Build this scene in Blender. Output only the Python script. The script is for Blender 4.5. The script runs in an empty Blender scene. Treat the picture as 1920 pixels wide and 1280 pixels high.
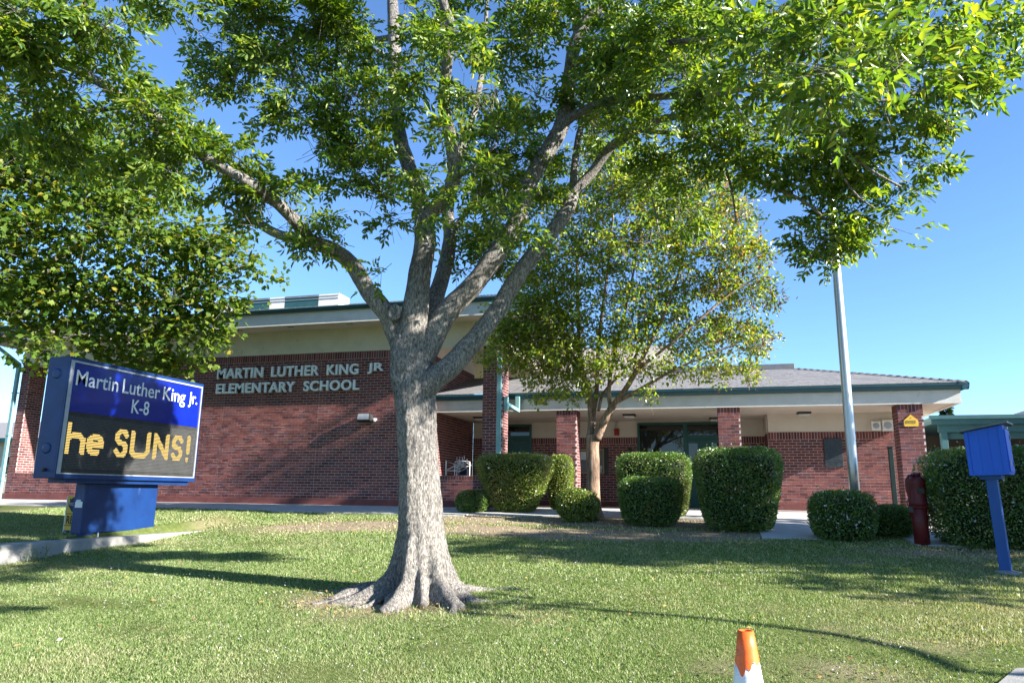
import bpy, bmesh, math, random
import numpy as np
from mathutils import Vector, Matrix, noise
random.seed(7); rng = np.random.default_rng(11)
scene = bpy.context.scene
COL = scene.collection

# ------------------------------------------------------------------ camera
cam_d = bpy.data.cameras.new("camera"); cam = bpy.data.objects.new("camera", cam_d); COL.objects.link(cam)
cam_d.sensor_width = 36.0; cam_d.lens = 25.48; cam_d.clip_start = 0.05; cam_d.clip_end = 6000
YAW, PITCH, ROLL, EYE = 0.2688, 0.2045, 0.0122, 0.404
fw = Vector((-math.sin(YAW)*math.cos(PITCH), math.cos(YAW)*math.cos(PITCH), math.sin(PITCH)))
rt = Vector((math.cos(YAW), math.sin(YAW), 0)); upv = rt.cross(fw)
r2 = rt*math.cos(ROLL)+upv*math.sin(ROLL); u2 = upv*math.cos(ROLL)-rt*math.sin(ROLL)
cam.matrix_world = Matrix(((r2.x,u2.x,-fw.x,0),(r2.y,u2.y,-fw.y,0),(r2.z,u2.z,-fw.z,EYE),(0,0,0,1)))
scene.camera = cam
# ------------------------------------------------------------------ sky, sun, exposure
SUN = Vector((1.0, -0.178, 0.45)).normalized()
world = bpy.data.worlds.new("World"); scene.world = world; world.use_nodes = True
wn = world.node_tree; wn.nodes.clear()
wo = wn.nodes.new("ShaderNodeOutputWorld"); wb = wn.nodes.new("ShaderNodeBackground"); ws = wn.nodes.new("ShaderNodeTexSky")
ws.sky_type = 'NISHITA'; ws.sun_disc = False
ws.sun_elevation = math.asin(SUN.z); ws.sun_rotation = math.atan2(SUN.x, SUN.y)
ws.altitude = 0; ws.air_density = 0.85; ws.dust_density = 0.0; ws.ozone_density = 6.0
wb.inputs[1].default_value = 0.08
wn.links.new(ws.outputs[0], wb.inputs[0]); wn.links.new(wb.outputs[0], wo.inputs[0])
sun_d = bpy.data.lights.new("sun", 'SUN'); sun_d.energy = 5.0; sun_d.angle = math.radians(0.53); sun_d.color = (1.0, 0.945, 0.87)
sun = bpy.data.objects.new("sun", sun_d); COL.objects.link(sun); sun.location = (30, -6, 20)
sun.rotation_euler = SUN.to_track_quat('Z', 'Y').to_euler()
scene.view_settings.view_transform = 'Standard'; scene.view_settings.look = 'None'
scene.view_settings.gamma = 1.0; scene.view_settings.use_curve_mapping = False
scene.view_settings.exposure = 2.05
scene.render.engine = 'CYCLES'
cy = scene.cycles
cy.max_bounces = 8; cy.diffuse_bounces = 4; cy.glossy_bounces = 3; cy.transmission_bounces = 6; cy.transparent_max_bounces = 8
cy.use_denoising = True
try: cy.denoiser = 'OPENIMAGEDENOISE'
except Exception: pass

# ------------------------------------------------------------------ helpers
class MB:
    def __init__(s): s.v = []; s.f = []
    def add(s, vs, fs):
        o = len(s.v); s.v += [tuple(v) for v in vs]; s.f += [tuple(i+o for i in f) for f in fs]; return s
    def box(s, x0, y0, z0, x1, y1, z1, M=None):
        vs = [(x0,y0,z0),(x1,y0,z0),(x1,y1,z0),(x0,y1,z0),(x0,y0,z1),(x1,y0,z1),(x1,y1,z1),(x0,y1,z1)]
        if M: vs = [M @ Vector(v) for v in vs]
        return s.add(vs, [(0,3,2,1),(4,5,6,7),(0,1,5,4),(1,2,6,5),(2,3,7,6),(3,0,4,7)])
    def poly_prism(s, pts, d):               # pts: list of Vector (planar), d: extrusion vector
        n = len(pts); d = Vector(d); a = [Vector(p) for p in pts]; b = [p+d for p in a]
        return s.add(a+b, [tuple(range(n))[::-1], tuple(range(n, 2*n))]+[(i,(i+1)%n,n+(i+1)%n,n+i) for i in range(n)])
    def tube(s, pts, rad, n=10, cap=True):
        pts = [Vector(p) for p in pts]
        if not hasattr(rad, '__len__'): rad = [rad]*len(pts)
        t0 = (pts[1]-pts[0]).normalized(); x = t0.orthogonal().normalized(); vs = []; fs = []
        for i, p in enumerate(pts):
            t = (pts[min(i+1, len(pts)-1)]-pts[max(i-1, 0)]).normalized()
            x = (x-t*x.dot(t)).normalized(); y = t.cross(x)
            for k in range(n):
                a = 2*math.pi*k/n; vs.append(p+(x*math.cos(a)+y*math.sin(a))*rad[i])
        for i in range(len(pts)-1):
            for k in range(n): fs.append((i*n+k, i*n+(k+1)%n, (i+1)*n+(k+1)%n, (i+1)*n+k))
        if cap: fs += [tuple(range(n))[::-1], tuple(range((len(pts)-1)*n, len(pts)*n))]
        return s.add(vs, fs)
    def lathe(s, prof, c, n=24, M=None):     # prof: [(r,z)...]
        vs = []; fs = []; m = len(prof)
        for r, z in prof:
            for k in range(n):
                a = 2*math.pi*k/n; v = Vector((r*math.cos(a), r*math.sin(a), z))
                vs.append((M @ v if M else v)+Vector(c))
        for i in range(m-1):
            for k in range(n): fs.append((i*n+k, i*n+(k+1)%n, (i+1)*n+(k+1)%n, (i+1)*n+k))
        fs += [tuple(range(n))[::-1], tuple(range((m-1)*n, m*n))]
        return s.add(vs, fs)
    def build(s, name, mat, parent=None, smooth=False, bevel=0, kind=None):
        me = bpy.data.meshes.new(name); me.from_pydata(s.v, [], s.f); me.update()
        return link(name, me, mat, parent, smooth, bevel, kind)
def link(name, me, mat, parent=None, smooth=False, bevel=0, kind=None):
    if mat is not None and not me.materials: me.materials.append(mat)
    if smooth: me.polygons.foreach_set('use_smooth', [True]*len(me.polygons))
    o = bpy.data.objects.new(name, me); COL.objects.link(o)
    if parent is not None:
        o.parent = parent
        if parent.type == 'EMPTY': o.matrix_parent_inverse = Matrix.Translation(parent.location).inverted()
    if bevel:
        b = o.modifiers.new('bevel', 'BEVEL'); b.width = bevel; b.segments = 2; b.limit_method = 'ANGLE'
    if kind: o['kind'] = kind
    return o
def tag(o, label, cat, group=None, kind=None):
    o['label'] = label; o['category'] = cat
    if group: o['group'] = group
    if kind: o['kind'] = kind
    return o
def thing(name, loc, label, cat, group=None):
    o = bpy.data.objects.new(name, None); COL.objects.link(o); o.location = loc; o.empty_display_size = .2
    return tag(o, label, cat, group)
def npmesh(name, V, F, nper):                # V (n,3), F (m,nper) index array
    me = bpy.data.meshes.new(name)
    me.vertices.add(len(V)); me.vertices.foreach_set('co', V.astype(np.float32).ravel())
    me.loops.add(F.size); me.loops.foreach_set('vertex_index', F.astype(np.int32).ravel())
    me.polygons.add(len(F)); me.polygons.foreach_set('loop_start', np.arange(0, F.size, nper, dtype=np.int32))
    me.update(calc_edges=True); return me

# vectorised value noise
_NT = rng.random((256, 256))
def vnoise(x, y):
    xi = np.floor(x).astype(int); yi = np.floor(y).astype(int); fx = x-xi; fy = y-yi
    fx = fx*fx*(3-2*fx); fy = fy*fy*(3-2*fy); g = lambda a, b: _NT[a % 256, b % 256]
    return (g(xi,yi)*(1-fx)+g(xi+1,yi)*fx)*(1-fy)+(g(xi,yi+1)*(1-fx)+g(xi+1,yi+1)*fx)*fy
def fbm(x, y, o=4):
    s = 0; a = .5
    for i in range(o): s = s+a*vnoise(x*2**i+17*i, y*2**i+31*i); a *= .5
    return s/(1-.5**o)
def sstep(a, b, x):
    t = np.clip((x-a)/(b-a), 0, 1); return t*t*(3-2*t)

# ------------------------------------------------------------------ materials
def nodes(name):
    m = bpy.data.materials.new(name); m.use_nodes = True; nt = m.node_tree; nt.nodes.clear()
    out = nt.nodes.new('ShaderNodeOutputMaterial'); return m, nt, out
def N(nt, t, **kw):
    n = nt.nodes.new(t)
    for k, v in kw.items(): setattr(n, k, v)
    return n
def ramp(nt, stops, fac=None):
    r = nt.nodes.new('ShaderNodeValToRGB'); e = r.color_ramp.elements
    while len(e) < len(stops): e.new(.5)
    for i, (p, c) in enumerate(stops): e[i].position = p; e[i].color = (c[0], c[1], c[2], 1)
    if fac is not None: nt.links.new(fac, r.inputs[0])
    return r
def noise_node(nt, scale, detail=6, rough=.6, stretch=None, coord=None):
    g = coord or N(nt, 'ShaderNodeNewGeometry').outputs['Position']
    if stretch:
        mp = N(nt, 'ShaderNodeMapping'); mp.inputs['Scale'].default_value = stretch; nt.links.new(g, mp.inputs[0]); g = mp.outputs[0]
    n = N(nt, 'ShaderNodeTexNoise'); n.inputs['Scale'].default_value = scale; n.inputs['Detail'].default_value = detail
    n.inputs['Roughness'].default_value = rough; nt.links.new(g, n.inputs['Vector']); return n
def surf(name, c1, c2, scale=6, rough=.8, bump=.0, bscale=60, metal=0, spec=.4, stretch=None, contrast=(.3,.7), dirt=None, coat=0):
    m, nt, out = nodes(name); L = nt.links.new
    p = N(nt, 'ShaderNodeBsdfPrincipled'); L(p.outputs[0], out.inputs[0])
    n = noise_node(nt, scale, 7, .62, stretch); r = ramp(nt, [(contrast[0], c1), (contrast[1], c2)], n.outputs[0]); col = r.outputs[0]
    if dirt:                                   # dirt = (colour, scale, threshold, stretch)
        dn = noise_node(nt, dirt[1], 8, .7, dirt[3] if len(dirt) > 3 else None)
        dr = ramp(nt, [(dirt[2], (0,0,0)), (min(1, dirt[2]+.14), (1,1,1))], dn.outputs[0])
        mx = N(nt, 'ShaderNodeMix', data_type='RGBA'); L(dr.outputs[0], mx.inputs[0]); L(col, mx.inputs[6]); mx.inputs[7].default_value = (*dirt[0], 1); col = mx.outputs[2]
    L(col, p.inputs['Base Color']); p.inputs['Roughness'].default_value = rough; p.inputs['Metallic'].default_value = metal
    p.inputs['Specular IOR Level'].default_value = spec
    if coat: p.inputs['Coat Weight'].default_value = coat
    if bump:
        b = N(nt, 'ShaderNodeBump'); b.inputs['Strength'].default_value = bump; b.inputs['Distance'].default_value = .01
        bn = noise_node(nt, bscale, 8, .65, stretch); L(bn.outputs[0], b.inputs['Height']); L(b.outputs[0], p.inputs['Normal'])
    return m
def island_random(nt):
    g = N(nt, 'ShaderNodeNewGeometry'); oi = N(nt, 'ShaderNodeObjectInfo')
    a = N(nt, 'ShaderNodeMath', operation='ADD'); nt.links.new(g.outputs['Random Per Island'], a.inputs[0]); nt.links.new(oi.outputs['Random'], a.inputs[1])
    fr = N(nt, 'ShaderNodeMath', operation='FRACT'); nt.links.new(a.outputs[0], fr.inputs[0]); return fr.outputs[0]
def brick_mat():
    m, nt, out = nodes('brick'); L = nt.links.new
    p = N(nt, 'ShaderNodeBsdfPrincipled'); L(p.outputs[0], out.inputs[0])
    r = ramp(nt, [(0,(.08,.027,.03)),(.2,(.13,.041,.038)),(.45,(.175,.057,.050)),(.65,(.205,.072,.062)),(.82,(.155,.064,.066)),(1,(.10,.043,.052))], island_random(nt))
    n = noise_node(nt, 45, 6, .7); n2 = noise_node(nt, 1.3, 4, .6)
    rr = ramp(nt, [(.3,(.78,.76,.76)),(.7,(1.12,1.12,1.12))], n.outputs[0])
    mx = N(nt, 'ShaderNodeMix', data_type='RGBA', blend_type='MULTIPLY'); mx.inputs[0].default_value = 1; L(r.outputs[0], mx.inputs[6]); L(rr.outputs[0], mx.inputs[7])
    r3 = ramp(nt, [(.35,(.88,.88,.9)),(.68,(1.06,1.04,1.02))], n2.outputs[0])
    m2 = N(nt, 'ShaderNodeMix', data_type='RGBA', blend_type='MULTIPLY'); m2.inputs[0].default_value = 1; L(mx.outputs[2], m2.inputs[6]); L(r3.outputs[0], m2.inputs[7])
    st_ = noise_node(nt, 1.6, 6, .65, (1, 1, .3)); r4 = ramp(nt, [(.32,(.74,.73,.73)),(.5,(1,1,1)),(.66,(1.1,1.1,1.1)),(.74,(1.35,1.38,1.4))], st_.outputs[0]); m4 = N(nt, 'ShaderNodeMix', data_type='RGBA', blend_type='MULTIPLY'); m4.inputs[0].default_value = 1; L(m2.outputs[2], m4.inputs[6]); L(r4.outputs[0], m4.inputs[7]); m2 = m4
    L(m2.outputs[2], p.inputs['Base Color']); p.inputs['Roughness'].default_value = .85; p.inputs['Specular IOR Level'].default_value = .25
    b = N(nt, 'ShaderNodeBump'); b.inputs['Strength'].default_value = .5; b.inputs['Distance'].default_value = .004
    L(noise_node(nt, 160, 6, .7).outputs[0], b.inputs['Height']); L(b.outputs[0], p.inputs['Normal'])
    return m
def leaf_mat(name, stops, trans=.42, tcol=(1.25,1.25,.55), gloss=.10, dryattr=None, gr=.32):
    m, nt, out = nodes(name); L = nt.links.new
    r = ramp(nt, stops, island_random(nt)); col = r.outputs[0]
    if dryattr:
        at = N(nt, 'ShaderNodeAttribute', attribute_name='dry'); r2_ = ramp(nt, dryattr, island_random(nt))
        mx = N(nt, 'ShaderNodeMix', data_type='RGBA'); L(at.outputs['Fac'], mx.inputs[0]); L(col, mx.inputs[6]); L(r2_.outputs[0], mx.inputs[7]); col = mx.outputs[2]
    d = N(nt, 'ShaderNodeBsdfDiffuse'); t = N(nt, 'ShaderNodeBsdfTranslucent'); g = N(nt, 'ShaderNodeBsdfGlossy'); g.inputs['Roughness'].default_value = gr
    L(col, d.inputs[0]); tm = N(nt, 'ShaderNodeMix', data_type='RGBA', blend_type='MULTIPLY'); tm.inputs[0].default_value = 1
    L(col, tm.inputs[6]); tm.inputs[7].default_value = (*tcol, 1); L(tm.outputs[2], t.inputs[0])
    a = N(nt, 'ShaderNodeMixShader'); a.inputs[0].default_value = trans; L(d.outputs[0], a.inputs[1]); L(t.outputs[0], a.inputs[2])
    g.inputs[0].default_value = (.8,.85,.8,1)
    fr = N(nt, 'ShaderNodeFresnel'); fr.inputs[0].default_value = 1.4
    fm = N(nt, 'ShaderNodeMath', operation='MULTIPLY_ADD'); L(fr.outputs[0], fm.inputs[0]); fm.inputs[1].default_value = gloss*2; fm.inputs[2].default_value = gloss*.35
    b = N(nt, 'ShaderNodeMixShader'); L(fm.outputs[0], b.inputs[0]); L(a.outputs[0], b.inputs[1]); L(g.outputs[0], b.inputs[2]); L(b.outputs[0], out.inputs[0])
    return m
def bark_mat(name, c1, c2, c3, vs=5.0, bump=1.0, dist=.03, scale=9, fiss=.55):
    m, nt, out = nodes(name); L = nt.links.new
    p = N(nt, 'ShaderNodeBsdfPrincipled'); L(p.outputs[0], out.inputs[0])
    a = noise_node(nt, scale*4, 8, .7, (1, 1, 1/vs)); b_ = noise_node(nt, 1.7, 4, .6); c = noise_node(nt, scale*14, 5, .7)
    r = ramp(nt, [(.36, c1), (.5, c2), (.64, c3)], a.outputs[0])
    r2_ = ramp(nt, [(.33,(.58,.58,.60)),(.5,(.92,.91,.90)),(.68,(1.15,1.12,1.07))], b_.outputs[0])
    mx = N(nt, 'ShaderNodeMix', data_type='RGBA', blend_type='MULTIPLY'); mx.inputs[0].default_value = 1; L(r.outputs[0], mx.inputs[6]); L(r2_.outputs[0], mx.inputs[7])
    fz = noise_node(nt, scale*2.2, 5, .6, (1, 1, .22)); sb = N(nt, 'ShaderNodeMath', operation='SUBTRACT'); L(fz.outputs[0], sb.inputs[0]); sb.inputs[1].default_value = .5
    ab = N(nt, 'ShaderNodeMath', operation='ABSOLUTE'); L(sb.outputs[0], ab.inputs[0])
    cr2 = ramp(nt, [(.0,(fiss,fiss,fiss)),(.045,(1,1,1))], ab.outputs[0]); m3 = N(nt, 'ShaderNodeMix', data_type='RGBA', blend_type='MULTIPLY'); m3.inputs[0].default_value = 1
    L(mx.outputs[2], m3.inputs[6]); L(cr2.outputs[0], m3.inputs[7]); mx = m3
    L(mx.outputs[2], p.inputs['Base Color']); p.inputs['Roughness'].default_value = .92; p.inputs['Specular IOR Level'].default_value = .15
    ad = N(nt, 'ShaderNodeMath', operation='MULTIPLY_ADD'); L(c.outputs[0], ad.inputs[0]); ad.inputs[1].default_value = .35; L(a.outputs[0], ad.inputs[2])
    ad2 = N(nt, 'ShaderNodeMath', operation='MULTIPLY_ADD'); L(cr2.outputs[0], ad2.inputs[0]); ad2.inputs[1].default_value = .5*(1-fiss); L(ad.outputs[0], ad2.inputs[2]); ad = ad2
    bp = N(nt, 'ShaderNodeBump'); bp.inputs['Strength'].default_value = bump; bp.inputs['Distance'].default_value = dist
    L(ad.outputs[0], bp.inputs['Height']); L(bp.outputs[0], p.inputs['Normal'])
    return m
def glass_mat(name):
    m, nt, out = nodes(name); p = N(nt, 'ShaderNodeBsdfPrincipled'); nt.links.new(p.outputs[0], out.inputs[0])
    n = noise_node(nt, .9, 3); r = ramp(nt, [(.3,(.006,.008,.008)),(.7,(.02,.022,.02))], n.outputs[0]); nt.links.new(r.outputs[0], p.inputs['Base Color'])
    p.inputs['Roughness'].default_value = .03; p.inputs['Specular IOR Level'].default_value = .6; return m
def emit_mat(name, col, s):
    m, nt, out = nodes(name); e = N(nt, 'ShaderNodeEmission'); e.inputs[0].default_value = (*col, 1); e.inputs[1].default_value = s
    nt.links.new(e.outputs[0], out.inputs[0]); return m

M = dict(
 brick=brick_mat(),
 mortar=surf('mortar', (.38,.335,.315), (.50,.45,.425), 30, .95, .4, 200),
 plinth=surf('plinth_paint', (.10,.03,.028), (.16,.05,.045), 5, .75, .15, 90, dirt=((.24,.15,.13), 9, .62)),
 stucco=surf('cream_stucco', (.50,.48,.38), (.60,.57,.46), 2.5, .92, .5, 130, dirt=((.17,.16,.12), 11, .61, (1,1,.45))),
 stucco_clean=surf('warm_stucco', (.52,.46,.39), (.58,.52,.45), 2, .92, .4, 130),
 soffit=surf('soffit_stucco', (.50,.44,.37), (.56,.50,.43), 2, .92, .5, 150),
 fascia=surf('fascia_stucco', (.50,.50,.47), (.60,.60,.56), 3, .9, .5, 130, dirt=((.30,.30,.27), 9, .63, (1,1,.4))),
 gutter=surf('gutter_paint', (.008,.055,.075), (.012,.07,.092), 4, .45, .05, 60),
 spout=surf('downspout_paint', (.14,.30,.31), (.19,.36,.37), 5, .5, .05, 60),
 doorpaint=surf('door_paint', (.012,.07,.065), (.018,.085,.08), 4, .5),
 shingle=surf('shingle', (.15,.15,.155), (.25,.245,.25), 22, .95, .8, 300, contrast=(.3,.75)),
 roofmetal=surf('ridge_cap', (.10,.11,.12), (.14,.15,.16), 5, .6),
 concrete=surf('concrete', (.36,.35,.325), (.47,.455,.425), 4, .92, .35, 120, dirt=((.24,.225,.20), 5, .62)),
 oldconcrete=surf('weathered_concrete', (.20,.197,.185), (.31,.305,.285), 5, .95, .6, 90, dirt=((.17,.165,.15), 4, .56, (1,1,.6))),
 glass=glass_mat('dark_glass'),
 white=surf('white_paint', (.66,.66,.64), (.76,.76,.74), 6, .5),
 letter=surf('letter_metal', (.66,.72,.71), (.74,.79,.78), 8, .55, spec=.3),
 steel=surf('brushed_steel', (.42,.43,.44), (.52,.53,.54), 8, .38, metal=.9, spec=.5, stretch=(1,1,.05)),
 bluepaint=surf('sign_blue_paint', (.0015,.018,.085), (.003,.030,.13), 3, .45, .12, 50, dirt=((.03,.055,.16), 5, .6, (1,1,.25))),
 silver=surf('aluminium_trim', (.30,.325,.36), (.40,.425,.46), 9, .4, metal=.3),
 panelblue=surf('header_panel_blue', (.002,.010,.17), (.003,.014,.21), 3, .28, coat=.2),
 panelwhite=surf('panel_white', (.62,.66,.66), (.68,.72,.72), 6, .4),
 ledblack=surf('led_panel', (.012,.012,.011), (.028,.028,.026), 5, .55),
 darkmetal=surf('dark_metal', (.02,.02,.02), (.035,.035,.033), 6, .5),
 led=emit_mat('led_amber', (1.0,.72,.22), .36),
 leddim=emit_mat('led_off', (.05,.05,.045), 1.0),
 yellow=surf('yellow_plastic', (.58,.36,.03), (.66,.42,.05), 5, .6),
 navy=surf('navy_print', (.008,.012,.045), (.01,.016,.06), 5, .6),
 black=surf('black_print', (.012,.012,.012), (.02,.02,.02), 5, .7),
 red=surf('red_enamel', (.25,.008,.008), (.32,.012,.01), 4, .45),
 pipered=surf('red_pipe_paint', (.085,.008,.010), (.16,.018,.016), 5, .5, .2, 60, dirt=((.16,.05,.02), 6, .6)),
 boxblue=surf('library_blue', (.004,.085,.50), (.006,.10,.56), 5, .5, .15, 40, stretch=(1,1,.2)),
 postblue=surf('post_blue', (.008,.055,.22), (.012,.075,.28), 6, .6, .2, 60, stretch=(1,1,.15)),
 bronze=surf('bronze_plaque', (.022,.03,.036), (.05,.062,.07), 14, .45, .5, 40, metal=.4),
 cork=surf('board_grey', (.12,.12,.125), (.16,.16,.165), 12, .7),
 paper=surf('paper', (.45,.45,.44), (.55,.55,.54), 12, .8),
 boardframe=surf('board_frame_gold', (.30,.23,.09), (.36,.28,.12), 8, .5),
 teal=surf('canopy_teal', (.02,.078,.09), (.028,.10,.112), 4, .55, .1, 50),
 darkwall=surf('shade_tone_wall', (.05,.05,.05), (.08,.075,.07), 3, .9),  # dark tone stands in for shade indoors and under the walkway roof
 bark=bark_mat('ash_bark', (.085,.078,.07), (.24,.225,.205), (.42,.40,.37), 2.4, 1.0, .03, 13),
 crapebark=bark_mat('crape_bark', (.15,.095,.062), (.27,.185,.13), (.40,.30,.225), 9, .5, .012, 5),
 maplebark=bark_mat('pale_bark', (.16,.13,.10), (.30,.26,.21), (.42,.38,.32), 3, .7, .02, 6),
 ashleaf=leaf_mat('ash_leaf', [(0,(.035,.085,.014)),(.25,(.075,.15,.018)),(.6,(.12,.205,.023)),(.9,(.20,.265,.03)),(1,(.30,.33,.04))], .56, (1.6,1.5,.45), .06, gr=.4),
 mapleleaf=leaf_mat('maple_leaf', [(0,(.06,.125,.02)),(.5,(.115,.195,.028)),(.85,(.18,.245,.036)),(.95,(.2,.22,.035)),(1,(.34,.28,.03))], .55, (1.6,1.5,.5), .03, gr=.45),
 crapeleaf=leaf_mat('crape_leaf', [(0,(.085,.165,.018)),(.45,(.165,.265,.028)),(.78,(.245,.325,.038)),(.93,(.28,.31,.045)),(1,(.38,.28,.07))], .6, (1.7,1.5,.45), .07),
 crapeautumn=leaf_mat('crape_autumn_leaf', [(0,(.13,.16,.02)),(.4,(.24,.22,.03)),(.75,(.34,.20,.04)),(1,(.36,.13,.07))], .45, (1.3,1.15,.6), .08),
 shrubleaf=leaf_mat('shrub_leaf', [(0,(.04,.095,.02)),(.4,(.075,.16,.03)),(.75,(.12,.21,.04)),(.95,(.20,.26,.055)),(1,(.29,.25,.11))], .42, (1.4,1.4,.5), .10, dryattr=[(0,(.12,.13,.03)),(.6,(.22,.19,.06)),(1,(.26,.17,.09))]),
 shrublight=leaf_mat('light_shrub_leaf', [(0,(.075,.13,.018)),(.4,(.14,.205,.028)),(.75,(.21,.27,.045)),(.95,(.31,.32,.09)),(1,(.37,.27,.13))], .4, (1.3,1.3,.5), .10, dryattr=[(0,(.24,.24,.05)),(.6,(.33,.28,.10)),(1,(.36,.24,.13))]),
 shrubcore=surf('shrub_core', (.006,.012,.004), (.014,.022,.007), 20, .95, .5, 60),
 flower=leaf_mat('blossom', [(0,(.5,.48,.5)),(1,(.7,.66,.68))], .3, (1,1,1), .03),
 grass=leaf_mat('grass_blade', [(0,(.055,.12,.03)),(.3,(.135,.22,.055)),(.65,(.24,.315,.11)),(.88,(.39,.41,.21)),(1,(.56,.52,.38))], .35, (1.2,1.2,.6), .012, dryattr=[(0,(.17,.17,.07)),(.5,(.38,.34,.20)),(1,(.56,.50,.34))]),
 conifer=leaf_mat('conifer_needles', [(0,(.02,.05,.02)),(1,(.05,.085,.035))], .2, (1.2,1.2,.8), .05),
 conered=surf('cone_orange', (.78,.10,.012), (.86,.15,.02), 8, .45, .1, 60, dirt=((.30,.06,.035), 16, .60)),
 conewhite=surf('cone_white', (.66,.66,.66), (.74,.74,.74), 8, .35, .1, 60, dirt=((.34,.16,.12), 20, .60)),
 postgreen=surf('gate_post_paint', (.004,.018,.018), (.007,.026,.026), 5, .5),
 denim=surf('navy_cloth', (.008,.012,.03), (.014,.02,.045), 12, .95),
)
# ------------------------------------------------------------------ ground
def gz(X, Y):
    X = np.asarray(X, float); Y = np.asarray(Y, float)
    z = EYE-(1.4-(np.clip(Y, 3.9, 16.97)-5.1)*.0843)
    dip = -.10*np.exp(-((Y-11.8)/1.9)**2)*(1-sstep(-8.5, -5.5, X))
    z = z+dip
    beh = np.maximum(z, -.45+(np.clip(Y, 7, 17)-9)*.055)          # lawn held up behind the retaining wall
    w = 1-sstep(-10.22, -10.02, X)
    z = z*(1-w)+beh*w
    return z
def g1(x, y): return float(gz(x, y))
def dirt_mask(X, Y):
    n = fbm(X*.55+3, Y*.8+9, 5); n2 = fbm(X*2.1+40, Y*2.6, 4)
    band = 1.25*np.exp(-((Y-13.45-.25*np.sin(X*.7))/.85)**2)*sstep(-10.5, -7.0, X)*(1-sstep(.2, 1.6, X))
    bed = sstep(13.9, 14.6, Y)*sstep(-6.5, -5.6, X)
    rightbed = np.exp(-((Y-12.2-.12*(X-2))/.55)**2)*sstep(1.2, 2.6, X)
    tree = np.exp(-(((X+3.6)/1.0)**2+((Y-7.5)/.55)**2)**1.2)*1.1*(.55+.9*n2)
    leftband = np.exp(-((Y-13.3)/.5)**2)*(1-sstep(-9.5, -7.5, X))*.55
    patch = np.exp(-(((X-1.0)/.5)**2+((Y-6.3)/.3)**2))*.55+sstep(.6, .8, n)*.5
    d = np.clip(np.maximum.reduce([band*1.15, bed*1.2, rightbed*.95, tree, leftband, patch])+(n2-.5)*.75*(band+rightbed+.25), 0, 1)
    return d
def dry_mask(X, Y):
    d = np.clip((fbm(X*.6+8, Y*.8+2, 5)-.47)*3.6, 0, 1)
    right = sstep(.5, 4.5, X)*.6
    return np.clip(d*.62+right+.75*dirt_mask(X, Y)+(fbm(X*3, Y*3, 3)-.5)*.5, 0, 1)
def ground_mat():
    m, nt, out = nodes('lawn_soil'); L = nt.links.new
    p = N(nt, 'ShaderNodeBsdfPrincipled'); L(p.outputs[0], out.inputs[0]); p.inputs['Roughness'].default_value = .97; p.inputs['Specular IOR Level'].default_value = .1
    at = N(nt, 'ShaderNodeAttribute', attribute_name='dirt')
    n1 = noise_node(nt, 9, 8, .7); n2 = noise_node(nt, 40, 6, .7)
    g = ramp(nt, [(.3,(.05,.075,.02)),(.55,(.10,.125,.035)),(.75,(.19,.175,.075))], n1.outputs[0])
    s = ramp(nt, [(.3,(.17,.125,.085)),(.55,(.29,.225,.16)),(.75,(.38,.31,.23))], n2.outputs[0])
    mx = N(nt, 'ShaderNodeMix', data_type='RGBA'); L(at.outputs['Fac'], mx.inputs[0]); L(g.outputs[0], mx.inputs[6]); L(s.outputs[0], mx.inputs[7])
    L(mx.outputs[2], p.inputs['Base Color'])
    b = N(nt, 'ShaderNodeBump'); b.inputs['Strength'].default_value = .9; b.inputs['Distance'].default_value = .02; L(n2.outputs[0], b.inputs['Height']); L(b.outputs[0], p.inputs['Normal'])
    return m
xs = np.concatenate([[-3000,-800,-200,-80,-40,-26], np.arange(-20, 8.01, .1), [10,14,20,40,80,200,800,3000]])
ys = np.concatenate([[-600,-100,-30,-8,-2,1], np.arange(2.5, 17.61, .1), [19,22,30,60,150,500,1500,4000]])
GX, GY = np.meshgrid(xs, ys); GZ = gz(GX, GY)+(fbm(GX*1.3, GY*1.3, 4)-.5)*.05*((GY > 3)&(GY < 15)&(np.abs(GX) < 20))
nx, ny = len(xs), len(ys)
idx = np.arange(nx*ny).reshape(ny, nx)
F = np.stack([idx[:-1,:-1], idx[:-1,1:], idx[1:,1:], idx[1:,:-1]], -1).reshape(-1, 4)
me = npmesh('ground', np.stack([GX, GY, GZ-.012], -1).reshape(-1, 3), F, 4)
at = me.attributes.new('dirt', 'FLOAT', 'POINT'); at.data.foreach_set('value', dirt_mask(GX, GY).astype(np.float32).ravel())
o = link('ground', me, ground_mat(), None, True); o['kind'] = 'structure'

def slab(name, x0, x1, y0, y1, joints, lift=.012, step=.25):       # concrete laid on the slope, cut into flags by joints along x
    root = None; xs_ = [x0]+joints+[x1]
    for i in range(len(xs_)-1):
        mb = MB(); a, b = xs_[i]+.006, xs_[i+1]-.006; n = max(2, int((y1-y0)/step)); V = []; 
        for j in range(n+1):
            y = y0+(y1-y0)*j/n; za, zb = g1(a, y)+lift, g1(b, y)+lift; V += [(a,y,za),(b,y,zb),(a,y,za-.12),(b,y,zb-.12)]
        Fc = []
        for j in range(n):
            k = 4*j; Fc += [(k,k+1,k+5,k+4),(k+1,k+3,k+7,k+5),(k+2,k,k+4,k+6)]
        Fc += [(0,2,3,1),(4*n,4*n+1,4*n+3,4*n+2)]
        mb.add(V, Fc)
        o = mb.build(name if root is None else 'paving_slab', M['concrete'], root)
        if root is None: root = o; o['kind'] = 'structure'
    return root
slab('walkway', -21.5, -5.3, 15.45, 17.46, [-19.9,-18.4,-16.9,-15.4,-13.9,-12.4,-10.9,-9.4,-7.9,-6.6])
slab('porch_pavement', -5.28, 6.4, 15.75, 18.5, [-3.8,-2.3,-.8,.7,2.2,3.7,5.2])
slab('entrance_path', .75, 1.72, 13.3, 15.73, [])
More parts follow.
